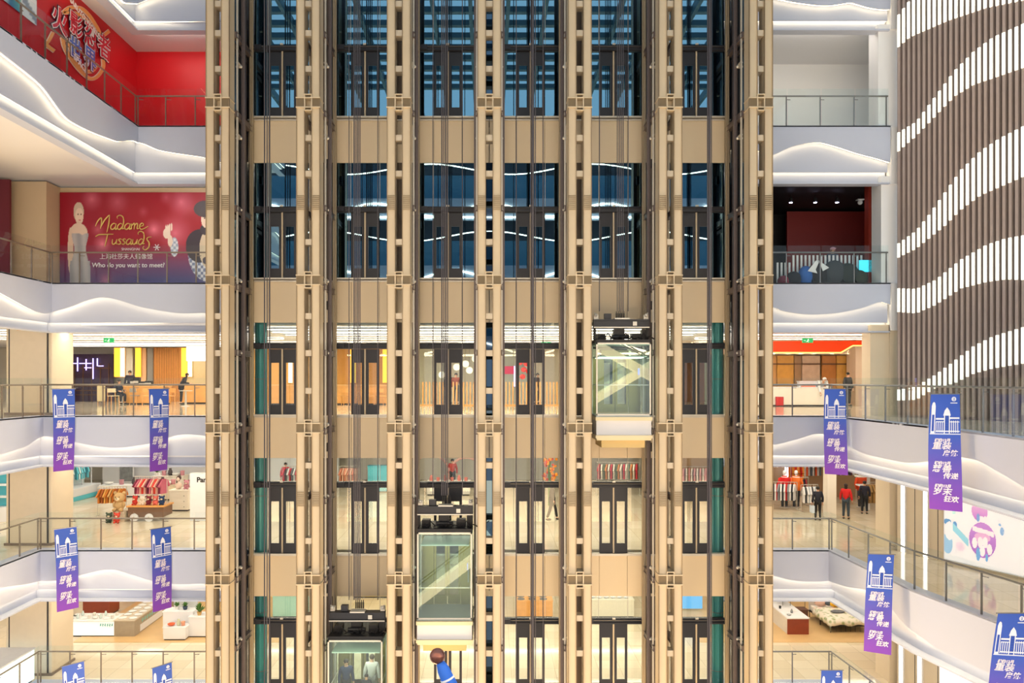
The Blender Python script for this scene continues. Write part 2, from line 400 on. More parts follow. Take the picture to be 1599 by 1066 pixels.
# slatted feature wall with light bands
BANDS = [  # (u, v top, v bottom) of each lit band, in pixels
 [(1392,36,82),(1420,0,58),(1480,-45,32),(1540,-60,12),(1599,-70,0)],
 [(1400,208,238),(1430,190,212),(1460,150,181),(1490,110,150),(1520,80,132),(1550,58,122),(1599,36,105)],
 [(1402,380,402),(1430,360,388),(1450,335,372),(1475,300,352),(1500,265,327),(1530,236,305),(1560,216,292),(1599,196,275)],
 [(1403,450,487),(1430,451,489),(1460,437,476),(1500,405,450),(1540,382,440),(1570,372,436),(1599,367,437)],
 [(1405,608,625),(1430,603,624),(1460,585,605),(1490,563,598),(1520,540,583),(1550,525,575),(1599,510,567)]]
def lerpk(k, u):
    if u <= k[0][0]: return k[0][1:]
    for a, b in zip(k, k[1:]):
        if u <= b[0]:
            t = (u-a[0])/(b[0]-a[0]); return [a[j]+(b[j]-a[j])*t for j in (1, 2)]
    return k[-1][1:]
SLAT = mat('taupe_slat', '#a89a97', .5, noise=.06, nscale=3)
SLED = mat('slat_light', '#fbfff0', .5, emit=1.0, ecol='#fbfff0')
GRY = mat('slat_grey', '#8d9698', .5)
fw = thing('slatted_wall', 'tall wall of taupe vertical slats with wavy bands of lit white slats', 'wall', (14, YF-.15, -1.28))
m = MB(); ml = MB(); PIT = .181
for i in range(52):
    t = .12+i*PIT
    wbox(m, t, t+.085, -.14, .0, -1.28, 15.5)
    q = wpt(t+.04, .03); u = CX+F*q[0]/q[1]
    if i < 40:
        for k in BANDS:
            v0, v1 = lerpk(k, u)
            if u > 1599: v0 -= (u-1599)*.35; v1 -= (u-1599)*.25
            wbox(ml, t+.0, t+.085, -.02, .022, (CY-v1)*q[1]/F, (CY-v0)*q[1]/F)
def rel(mb, o): mb.v = [(a-o.location[0], b-o.location[1], c-o.location[2]) for a, b, c in mb.v]; return mb
rel(m, fw).build('slats', SLAT, fw)['kind'] = 'stuff'
rel(ml, fw).build('lit_slat_bands', SLED, fw, smooth=False)['kind'] = 'stuff'
# white pilaster between galleries and slatted wall
wall('wall_right', WHITE, (13.6, 14.35, YF+.15, YF+.8, 8.8, 12.4), (13.7, 14.35, YF+.15, YF+.8, 3.34, 7.1), (14.0, 14.35, YF+.05, YF+.8, 1.7, 3.34), (14.0, 14.35, YF+.05, YF+.8, 6.8, 8.8), (14.0, 14.35, YF+.05, YF+.8, 12.2, 15))
wall('wall_right', BEIGE, (13.35, 14.3, YF+.2, YF+.8, -1.28, 1.9))

# A level left: red walls and box ceiling
RED = mat('red_paint', '#cf1220', .45, noise=.06, nscale=.6)
wall('wall_left', RED, (-13.55, -13.3, 12, 28.0, 8.8, 12.6)); wall('wall_back', RED, (-13.3, -8.4, 28.0, 28.2, 8.8, 12.6))
wall('ceiling', CEIL, (-20, -8.4, YF+.4, 30, 12.35, 12.6)); wall('ceiling', CEIL, (-20, -12.6, 6, YF+.4, 12.35, 12.6))
# A level right: pale room
wall('wall_back', mat('pale_wall', '#e6e8ea', .5), (8.4, 17, 29.6, 29.8, 8.8, 12.6))
wall('wall_right', WHITE, (16.8, 17.0, YF+.8, 29.8, 8.8, 12.6))
wall('trim_20', CHAR, (14.22, 14.36, 27.6, 27.75, 8.8, 12.55), (14.4, 14.46, 27.6, 27.7, 8.8, 12.55))
# behind the tower on A and B: unlit rooms
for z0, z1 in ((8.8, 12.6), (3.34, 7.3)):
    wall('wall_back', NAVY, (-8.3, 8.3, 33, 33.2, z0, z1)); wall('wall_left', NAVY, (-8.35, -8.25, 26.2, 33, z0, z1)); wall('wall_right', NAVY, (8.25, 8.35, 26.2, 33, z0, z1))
# B level left: stone pier, and poster wall
wall('wall_back', mat('stone_pier', '#c8b090', .5, noise=.08, nscale=1), (-30, -8.4, 28.3, 28.5, 3.34, 7.3))
wall('wall_left', mat('stone_pier'), (-18.2, -16.35, 27.4, 28.3, 3.34, 7.3))
# B level right: dark room
DR = mat('black_ceiling', '#0d0b12', .6)
wall('wall_back', DR, (8.4, 18, 32, 32.2, 3.34, 7.3)); wall('wall_right', DR, (17, 17.2, 26.7, 32, 3.34, 7.3)); wall('wall_right', mat('red_brown_pier', '#8a2a18', .5), (13.75, 14.0, 26.9, 27.2, 3.34, 7.3))
wall('ceiling', DR, (8.4, 18, 26.8, 32, 7.1, 7.33))

# ---------------------------------------------------------------- ceiling light bands in the lit galleries
cl = 0
for lv, zc in (('C', 1.9), ('D', -2.73), ('E', -7.4)):
    for sx, (x0, x1), ys in (('left', (-24, -9.4), (27.4, 30.2, 33.6, 37.5)+((40.6,) if lv == 'C' else ())), ('middle', (-8.4, 8.4), (27.0, 28.6, 30.5, 33.6, 37.5)), ('right', (9.4, 13.4), (27.4,)), ('far right', (9.4, 19), (30.2, 33.6))):
        for k, y in enumerate(ys):
            m = MB(); m.box(x0, x1, y-.22, y+.22, zc-.07, zc-.03); 
            o = m.build('ceiling_light', CLT if lv == 'C' else mat('ceiling_light_soft', '#ffffff', .5, emit=8.5, ecol='#fff0d8')); mm = MB(); mm.box(x0-.04, x1+.04, y-.26, y-.22, zc-.09, zc-.02); mm.box(x0-.04, x1+.04, y+.22, y+.26, zc-.09, zc-.02); mm.build('frame', WHITE, o)
            tag(o, 'long white light band, %s ceiling of the %s level, %s from edge' % (sx, {'C': 'cafe', 'D': 'shop', 'E': 'lowest'}[lv], ['first', 'second', 'third', 'fourth', 'fifth'][k]), 'ceiling light')
for lv, zc in (('C', 1.9), ('D', -2.73), ('E', -7.4)):
    for side, xs in (('left', -19.5),):
        m = MB(); m.box(xs-.2, xs+.2, 12, 24.5, zc-.07, zc-.03)
        tag(m.build('ceiling_light', CLT), 'light band running toward the viewer over the %s walkway of the %s level' % (side, {'C': 'cafe', 'D': 'clothes shop', 'E': 'lowest'}[lv]), 'ceiling light')
for nm, x0, x1, z, y in (('top left red', -12.2, -8.6, 12.34, 26.36), ('top right pale', 8.6, 13.2, 12.34, 26.36), ('poster', -12.2, -8.6, 6.95, 26.45)):  # hidden fill strips added behind the fascia lip to brighten these rooms
    m = MB(); m.box(x0, x1, y-.08, y+.08, z-.05, z-.01)
    tag(m.build('ceiling_light', mat('hidden_fill', '#ffffff', emit=16, ecol='#fff3df')), 'slim unseen fill light added under the ceiling of the %s gallery' % nm, 'ceiling light')

# ---------------------------------------------------------------- skylight roof and far side of the atrium (seen in reflections)
m = MB()
for y in range(0, 18): m.box(-22, 22, y*1.5-.16, y*1.5+.16, 19.7, 20.0)
for x_ in range(-21, 22, 2): m.box(x_-.1, x_+.1, -8, 26, 19.6, 20.1)
struct(m.build('ceiling', mat('roof_beam', '#44606e', .5)))
FARM = mat('far_wall', '#39404e', .6)
for i, (z, h) in enumerate(((8.8, 1.0), (3.34, 1.0), (14.0, 1.0))):
    m = MB(); m.box(-22, 22, -7.2, -7.0, z-1.7, z); struct(m.build('wall_front', FASC))
    FP = Path([(22, -6.9), (-22, -6.9)], 'x')
    m = MB(); ts = FP.samples(.4)
    ribbon(m, FP, ts, 0, -.05, lambda t: z-1.0-.5*math.sin(t*.7+i), lambda t: z-.86-.5*math.sin(t*.7+i)); ribbon(m, FP, ts, 0, -.05, z-1.55, z-1.42)
    struct(m.build('trim_%d' % (30+i), mat('far_led', '#fff0cf', emit=22, ecol='#ffe6c0')))
    m = MB(); ribbon(m, FP, ts, 0, -.05, lambda t: z+2.2-.4*math.sin(t*.5+i*2), lambda t: z+2.27-.4*math.sin(t*.5+i*2)); struct(m.build('trim_%d' % (35+i), MATS['far_led']))
    m = MB(); m.box(-21.9, 21.9, -8.79, -8.6, z, z+2.2); struct(m.build('wall_front', mat('far_reflection_glow', '#3f6a86', .5, emit=.35)))  # glowing panel added for paler reflections in the tower windows
wall('wall_front', FARM, (-22, 22, -9, -8.8, 1.7, 19.5))
EM = mat('escalator_cream_glow', '#f0e2c8', .5, emit=5.0, ecol='#f4e0b8')  # glow put into the cream truss so its reflection shows in the cars
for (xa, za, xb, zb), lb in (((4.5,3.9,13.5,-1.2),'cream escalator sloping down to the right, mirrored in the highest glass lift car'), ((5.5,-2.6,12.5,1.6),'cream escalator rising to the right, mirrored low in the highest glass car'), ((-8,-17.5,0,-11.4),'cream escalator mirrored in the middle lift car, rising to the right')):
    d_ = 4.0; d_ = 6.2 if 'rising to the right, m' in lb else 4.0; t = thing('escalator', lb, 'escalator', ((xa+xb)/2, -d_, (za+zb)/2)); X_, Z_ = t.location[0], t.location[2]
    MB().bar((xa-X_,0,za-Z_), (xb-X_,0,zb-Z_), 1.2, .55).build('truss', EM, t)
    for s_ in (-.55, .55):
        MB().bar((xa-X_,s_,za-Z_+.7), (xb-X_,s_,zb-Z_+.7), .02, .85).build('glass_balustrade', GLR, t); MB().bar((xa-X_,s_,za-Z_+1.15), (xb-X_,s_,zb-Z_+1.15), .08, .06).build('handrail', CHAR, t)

# ---------------------------------------------------------------- lift tower
SF = F/23.0
PX = [-8.42+2.807*k for k in range(7)]; BX = [(PX[k]+PX[k+1])/2 for k in range(6)]
zf = lambda v: (CY-v)/SF
JOINT = [-115, 160, 437, 668, 905, 1140]; SPC = [-50, 4, 50, 106, 214, 270, 377, 493, 551, 610, 727, 845, 966, 1021, 1080]
ZT, ZB = 14.6, -12.6
fl = MB(); fl.box(-.125, .125, 23.03, 23.45, ZB, ZT)
for sx in (-1, 1): fl.box(min(sx*.105, sx*.13), max(sx*.105, sx*.13), 23.0, 23.47, ZB, ZT)
flm = fl.mesh('box_post', TAN)
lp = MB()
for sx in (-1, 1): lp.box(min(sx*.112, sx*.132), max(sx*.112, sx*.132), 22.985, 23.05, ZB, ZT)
lpm = lp.mesh('edge_shade_lip', mat('lip_shade_bronze', '#84725a', .4, .3))  # darker tone paints a shade line along each post edge
jr = MB(); jr.box(-.36, -.14, 22.99, 23.1, -.125, .125); jr.box(.14, .36, 22.99, 23.1, -.125, .125); jrm = jr.mesh('joint_shade_fill', mat('recess_shade', '#6b5b42', .5))  # dark fill stands for the shaded slot between the collar plates
sp = MB(); sp.box(-.11, .11, 23.06, 23.4, -.09, .09); spm = sp.mesh('spacer', mat('spacer_plate', '#c2b5a2', .4, .2))
jc = MB(); jc.box(-.38, .38, 22.97, 23.47, .13, .165); jc.box(-.38, .38, 22.97, 23.47, -.165, -.13)
jc.box(-.125, -.09, 22.98, 23.4, -.26, .26); jc.box(.09, .125, 22.98, 23.4, -.26, .26); jc.box(-.125, .125, 22.96, 23.4, .23, .26); jc.box(-.125, .125, 22.96, 23.4, -.26, -.23)
jc.box(-.09, .09, 23.2, 23.3, -.23, .23)
jcm = jc.mesh('joint_collar', TAN)
bl = MB()
for cx_ in (-.235, .235):
    for i in range(5):
        for j in range(8): bl.cb((cx_-.085+.0425*i, 23.0+.0, -.21+j*.06), (.018, .06, .018))
blm = bl.mesh('splice_bolts', mat('bolt', '#8c7a5e', .4, .5))
tb = MB(); tb.box(-.05, .05, 23.5, 25.0, -.08, .08); tb.box(-.07, .07, 23.5, 25.0, .07, .09); tb.box(-.07, .07, 23.5, 25.0, -.09, -.07); tbm = tb.mesh('tie_beam', STEEL)
rp = MB(); rp.box(-.06, .06, 25.0, 25.12, ZB, ZT); rp.box(-.02, .02, 24.9, 25.0, ZB, ZT); rpm = rp.mesh('rear_post', mat('rear_post', '#a99a84', .45, .2))
tr_ = MB(); tr_.box(-.025, .025, 23.6, 23.66, ZB, ZT); trm = tr_.mesh('cable_duct', BRKT)
ORD = ['leftmost', 'second from left', 'third from left', 'middle', 'third from right', 'second from right', 'rightmost']
for k, X in enumerate(PX):
    c = thing('tower_column', '%s of the seven tall twin-post bronze columns in front of the lift shafts' % ORD[k], 'column', (X, 0, 0), group='bronze columns of the lift tower')
    for s in (-1, 1): obj('edge_shade_lip', lpm, obj('box_post', flm, c, (s*.235, 0, 0)))
    for v in SPC: obj('spacer', spm, c, (0, 0, zf(v)))
    for v in JOINT: obj('joint_shade_fill', jrm, obj('joint_collar', jcm, c, (0, 0, zf(v))))
    for v in (316, 779): obj('splice_bolts', blm, c, (0, 0, zf(v)))
    sides = [s for s in (-1, 1) if not (k == 0 and s == -1) and not (k == 6 and s == 1)]
    for s in sides:
        for v in JOINT:
            obj('tie_beam', tbm, c, (s*.36, 0, zf(v)-.15)); obj('tie_beam', tbm, c, (s*.36, 0, zf(v)+2.35))
        obj('rear_post', rpm, c, (s*.40, 0, 0)); obj('cable_duct', trm, c, (s*.40, 0, 0))
FL = [('A', 8.8, 11.9), ('B', 3.34, 7.35), ('C', -1.28, 1.93), ('D', -5.98, -2.67), ('E', -10.6, -7.36)]
LN = {'A': 'top', 'B': 'poster', 'C': 'cafe', 'D': 'clothes shop', 'E': 'lowest'}
ORB = ['leftmost', 'second from left', 'third from left', 'third from right', 'second from right', 'rightmost']
# spandrels
for i, (nm, zt, zb) in enumerate([('A', 14.1, 13.0), ('B', 8.76, 7.35), ('C', 3.30, 1.93), ('D', -1.30, -2.67), ('E', -5.98, -7.36), ('F', -10.62, -12.3)]):
    where = ['above the top windows', 'between first and second window rows', 'between second and third window rows',
             'between third and fourth window rows', 'between fourth and fifth window rows', 'under the lowest windows'][i]
    for k, X in enumerate(BX):
        wl, w_ = (1.17, 1.395) if k == 0 else (1.395, 1.17) if k == 5 else (1.395, 1.395); xs = [-wl, -.475, .475, w_]
        t = thing('spandrel_panel', 'bronze spandrel %s, %s bay' % (where, ORB[k]), 'wall panel', (X, 25.2, zb), group='bronze spandrels of the lift tower')
        for a, b in zip(xs, xs[1:]):
            p = MB(); p.box(a+.006, b-.006, 0, .1, 0, zt-zb); p.build('cladding_sheet', TAN2, t)
        p = MB(); p.box(-wl, w_, -.06, .1, zt-zb, zt-zb+.05); p.build('sill', BRKT, t)
        p = MB(); p.box(-wl, w_, .1, .14, .0, zt-zb); p.build('backing', STEEL, t)
# landing doors
def leaf_mesh(s):
    m = MB(); a, b = (.03, .475); a, b = (a, b) if s > 0 else (-b, -a)
    m.box(a, b, .0, .05, 0, .36); m.box(a, b, 0, .05, 1.78, 2.24); m.box(a, a+.085, 0, .05, .36, 1.78); m.box(b-.085, b, 0, .05, .36, 1.78); return m
LEAF_D = {s: leaf_mesh(s).mesh('door_leaf', CHAR) for s in (-1, 1)}
def pane_mesh(s, g):
    m = MB(); a, b = (.115, .39) if s > 0 else (-.39, -.115); m.box(a, b, .02, .03, .36, 1.78); return m.mesh('pane', g)
PANE = {(s, g.name): pane_mesh(s, g) for s in (-1, 1) for g in (GLD, GLC)}
hd = MB(); hd.box(-.97, .97, -.05, .12, 2.25, 2.45); hd.box(-.97, .97, -.09, -.05, 2.27, 2.31); hd.tube([(-.95,-.06,2.4),(.95,-.06,2.4)], .03, 6); hd.cb((-.8,-.1,2.36),(.22,.08,.16)); hdm = hd.mesh('header', CHAR)
sn = MB(); sn.cb((0,-.1,2.46), (.1,.05,.05)); snm = sn.mesh('sensor', BRKT)
cp = MB(); cp.box(-.025, .025, -.03, .06, 0, 2.25); cpm = cp.mesh('centre_post', TAN)
sl = MB(); sl.box(-.97, .97, -.12, .1, -.02, .03); slm = sl.mesh('threshold', BRKT)
for lv, z0, z1 in FL:
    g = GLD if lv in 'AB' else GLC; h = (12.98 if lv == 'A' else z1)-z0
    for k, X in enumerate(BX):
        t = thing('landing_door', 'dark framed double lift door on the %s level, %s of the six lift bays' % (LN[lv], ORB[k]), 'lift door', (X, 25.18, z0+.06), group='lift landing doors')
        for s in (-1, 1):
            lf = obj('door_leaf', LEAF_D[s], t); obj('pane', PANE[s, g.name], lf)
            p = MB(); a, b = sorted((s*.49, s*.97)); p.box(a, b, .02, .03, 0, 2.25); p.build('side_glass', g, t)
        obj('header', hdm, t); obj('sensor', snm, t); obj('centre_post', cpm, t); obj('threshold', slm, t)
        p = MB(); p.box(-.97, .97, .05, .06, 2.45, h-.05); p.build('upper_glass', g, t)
        p = MB(); p.box(-.5, -.49, .02, .07, 2.45, h-.05); p.box(.49, .5, .02, .07, 2.45, h-.05); p.build('glazing_bar', BRKT, t)
    for k, X in enumerate(PX):
        p = MB(); a = -.03 if k == 0 else -.43; b = .03 if k == 6 else .43
        if k == 0: a, b = .25, .43
        if k == 6: a, b = -.43, -.25
        p.box(X+a, X+b, 25.2, 25.22, z0+.05, z0+h)
        if k == 3: tag(p.build('infill_window', GLN), 'narrow dark blue glass strip on the %s level behind the middle tower column' % LN[lv], 'window')
        else: tag(p.build('infill_panel', mat('infill_bronze', '#54483e', .4, .2)), 'narrow dark bronze strip on the %s level behind the %s tower column' % (LN[lv], ORD[k]), 'wall panel')
# outer shaft glazing
for s, nm in ((-1, 'left'), (1, 'right')):
    t = thing('shaft_side_window', 'dark glazed %s end of the lift tower behind the outer column' % nm, 'window', (s*8.24, 24.4, 0))
    p = MB(); p.box(-.015, .015, -.85, 1.3, ZB, ZT); p.build('dark_pane', mat('dark_pane', '#2c3644', .15, .1), t)
    p = MB()
    for y in (-.88, .69): p.box(-.03, .03, y, y+.06, ZB, ZT)
    p.build('mullion', STEEL, t)
    p = MB()
    for v in JOINT+[x_-110 for x_ in JOINT]: p.box(-.05, .05, -.82, .75, zf(v)-.07, zf(v)+.05)
    p.build('transom', STEEL, t)
# teal round columns seen through the end bays
for s, nm in ((-1, 'leftmost'), (1, 'rightmost')):
    m = MB(); m.lathe([(.21, ZB), (.21, 13)], (0, 0, 0), 20)
    o = m.build('round_column', TEAL, None, (s*7.86, 25.58, 0), smooth=False); tag(o, 'teal round column behind the glass of the %s lift bay' % nm, 'column')
    m = MB()
    for z_ in range(-12, 13, 2): m.lathe([(.214, z_), (.214, z_+.02)], (0,0,0), 20)
    m.build('joint_ring', STEEL, o)
# guide rails
gr = MB(); gr.box(-.06, .06, -.05, .05, ZB, ZT); gr.box(-.015, .015, -.09, -.05, ZB, ZT); grm = gr.mesh('rail', STEEL)
gb = {}
for s in (-1, 1):
    b_ = MB(); b_.cb((s*.12, -.1, 0), (.16, .1, .05)); b_.cb((s*.08, -.22, .05), (.09, .26, .03)); b_.ball((s*.04, -.12, .0), .05, 8, 6); gb[s] = b_.mesh('bracket', BRKT)
cl_ = MB(); cl_.cb((0, .02, 0), (.1, .3, .28)); clm = cl_.mesh('clamp', BLACK)
for k, X in enumerate(BX):
    for s in (-1, 1):
        t = thing('guide_rail', 'dark steel guide rail along the %s side of the %s lift shaft' % ('left' if s < 0 else 'right', ORB[k]), 'guide rail', (X+s*.965, 24.1, 0), group='lift guide rails')
        obj('rail', grm, t)
        for j in range(11): obj('bracket', gb[s], t, (0, 0, 12.4-j*2.31))
        for j in range(5): obj('clamp', clm, t, (s*.06, .1, 7.0-j*4.6))
# ropes
ROPE = mat('wire_rope', '#55525a', .4, .4)
cars = {4: (-1.13, 2.28), 2: (-7.52, 2.72), 1: (-10.6, 2.42)}      # bay: floor height, cabin height
ROPES = [[(413,2),(417,1.6),(421,2)], [(545,1.3),(553,2),(556,1.6),(559,2),(562,1.6),(590,1.3)], [(676,1.3),(690,2),(693,1.6),(696,2),(699,1.6),(722,1.3)],
         [(806,1.5),(829,1.5),(832,4),(836,1.5),(848,1.5)], [(936,1.5),(964,1.3),(967,1.6),(970,1.6),(973,1.6),(981,1.3)], [(1105,2),(1108,3.5),(1111,1.5)]]
for k, rs in enumerate(ROPES):
    t = thing('hoist_ropes', 'bundle of steel hoist ropes hanging in the %s lift shaft' % ORB[k], 'rope', (BX[k], 24.0, 0), group='hoist ropes')
    z0 = cars[k][0]+cars[k][1]+1.05 if k in cars else ZB
    for u, wd in rs:
        m = MB(); xx = (u-CX)*24/F-BX[k]; m.tube([(xx, 0, z0), (xx, 0, ZT)], wd/2/48, 6, False); m.build('rope', ROPE, t)
# lift cars
PANELW = mat('car_cream', '#cbbf9f', .4); CARW = mat('car_white', '#c4c4ca', .35); GREYM = mat('car_grey_metal', '#9aa3a6', .35, .5); ROOFM = mat('car_roof', '#cfe3e0', .4)
def lift_car(k, label):
    z, h = cars[k]; t = thing('lift_car', label, 'lift', (BX[k], 24.0, z)); W = .86
    m = MB(); m.box(-W, W, -.72, .85, -.05, 0); m.build('cabin_floor', GREYM, t)
    m = MB(); m.box(-W, W, -.70, .85, h-.06, h); m.box(-W+.1, W-.1, -.6, .8, h-.45, h-.42); m.build('cabin_roof', ROOFM, t)
    m = MB(); m.box(-.7, .7, -.4, .6, h-.47, h-.455); m.build('roof_light', mat('car_light', '#ffffff', emit=4, ecol='#fff6e4'), t)
    for nm, b in (('front_glass', (-W+.03, W-.03, -.72, -.705, 0, h)), ('left_glass', (-W, -W+.015, -.7, .8, 0, h)), ('right_glass', (W-.015, W, -.7, .8, 0, h))):
        m = MB(); m.box(*b); m.build(nm, GLCAB, t)
    m = MB()
    for x_ in (-W, W-.045): m.box(x_, x_+.045, -.735, -.69, 0, h)
    for x_ in (-W, W-.045): m.box(x_, x_+.045, .3, .36, 0, h)
    m.box(-W, W, -.735, -.69, h-.05, h); m.box(-W, W, -.735, -.69, 0, .04); m.build('glass_frame', BRKT, t)
    m = MB(); m.box(-W+.02, -.45, .82, .86, 0, h-.4); m.box(.45, W-.02, .82, .86, 0, h-.4); m.box(-.45, .45, .82, .86, 2.1, h-.4); m.build('rear_panel', mat('car_gold', '#8d8658', .3, .5), t)
    for s in (-1, 1):
        lf = MB(); a, b = sorted((s*.01, s*.44)); lf.box(a, b, .86, .9, 0, .3); lf.box(a, b, .86, .9, 1.95, 2.1); lf.box(a, a+.07, .86, .9, .3, 1.95); lf.box(b-.07, b, .86, .9, .3, 1.95)
        d = lf.build('cabin_door', MATS['car_gold'], t); p = MB(); p.box(a+.07, b-.07, .875, .882, .3, 1.95); p.build('pane', GLC, d)
    m = MB(); m.tube([(-.78, -.6, .95), (.78, -.6, .95)], .018, 8); m.build('handrail', BRKT, t)
    for s in (-1, 1):
        m = MB(); m.tube([(s*.8, -.6, .95), (s*.8, .6, .95)], .018, 8); m.build('handrail', BRKT, t)
    m = MB(); m.box(W-.16, W-.13, .2, .5, .9, 1.5); m.build('control_panel', GREYM, t)
    m = MB(); m.cb((W-.175, .35, 1.38), (.01, .16, .2)); m.build('display_screen', mat('car_screen', '#2f6df0', emit=1.2), t)
    # base with mouldings
    m = MB(); Y = -.8
    m.box(-.885, .885, Y-.02, .85, -.16, -.05); m.build('base_moulding', PANELW, t)
    m = MB(); m.box(-.86, .86, Y+.02, .85, -.62, -.16); m.build('base_panel', CARW, t)
    m = MB(); m.box(-.885, .885, Y-.03, .85, -.72, -.62); m.box(-.85, .85, Y, .85, -.78, -.72); m.build('base_moulding', PANELW, t)
    m = MB(); m.box(-.68, .68, Y+.15, .7, -1.02, -.78); m.build('under_box', mat('car_under', '#b8a06c', .5), t)
    # machine frame on top
    T = h
    m = MB(); m.box(-.885, .885, -.35, -.15, T+.5, T+.74); m.box(-.885, .885, -.4, -.1, T+.72, T+.76); m.box(-.885, .885, -.4, -.1, T+.48, T+.5); m.build('crosshead_beam', CHAR, t)
    m = MB(); m.box(-.885, .885, -.42, -.4, T+.485, T+.52); m.box(-.22, .25, -.43, -.1, T+.76, T+.80); m.cb((.42, -.405, T+.62), (.13, .01, .13)); m.build('crosshead_plate', BRKT, t)
    m = MB()
    for s in (-1, 1): m.box(s*.84-.04, s*.84+.04, -.3, -.2, T, T+.5)
    m.box(-.86, .86, -.68, .7, T, T+.1)
    for i in range(9):
        a = -.75+i*.19; m.tube([(a, -.45, T+.12), (a+.1, -.5, T+.24+.08*math.sin(i*2)), (a+.25, -.42, T+.13)], .022, 6)
    m.build('top_frame', BLACK, t)
    m = MB()
    for i, (x_, w_, h_) in enumerate([(-.62,.26,.2),(-.05,.34,.36),(.5,.3,.22),(.74,.12,.34)]): m.cb((x_, -.1, T+.1+h_/2), (w_, .3, h_))
    m.tube([(-.3,-.3,T+.2),(.25,-.3,T+.2)], .07, 10); m.build('machinery', BLACK, t)
    m = MB(); m.cb((-.42, -.2, T+.86), (.22, .18, .18)); m.build('junction_box', CHAR, t)
    for s in (-1, 1):
        m = MB(); m.cb((s*.8, -.2, T+.84), (.14, .16, .14)); m.ball((s*.81, -.3, T+.9), .06, 8, 6); m.tube([(s*.76,-.28,T+.85),(s*.86,-.28,T+.97)], .02, 6); m.build('guide_shoe', BRKT, t)
    for i in range(5):
        m = MB(); m.tube([(-.1+i*.06, 0, T+.78), (-.1+i*.06, 0, T+.98)], .024, 6); m.tube([(-.1+i*.06, 0, T+.98), (-.1+i*.06, 0, T+1.05)], .013, 6); m.build('rope_anchor', BLACK, t)
    return t
lift_car(4, 'glass lift car with cream base stopped at the cafe level, the highest of three')
lift_car(2, 'empty glass lift car with cream base between the two lowest levels, in the third bay')
lift_car(1, 'glass lift car carrying passengers at the bottom edge, in the second bay')

# ================================================================ contents of the galleries
ZC, ZD, ZE = LV['C'], LV['D'], LV['E']
def tree_rel(P, t): return (P[0]-t.location[0], P[1]-t.location[1], P[2]-t.location[2])

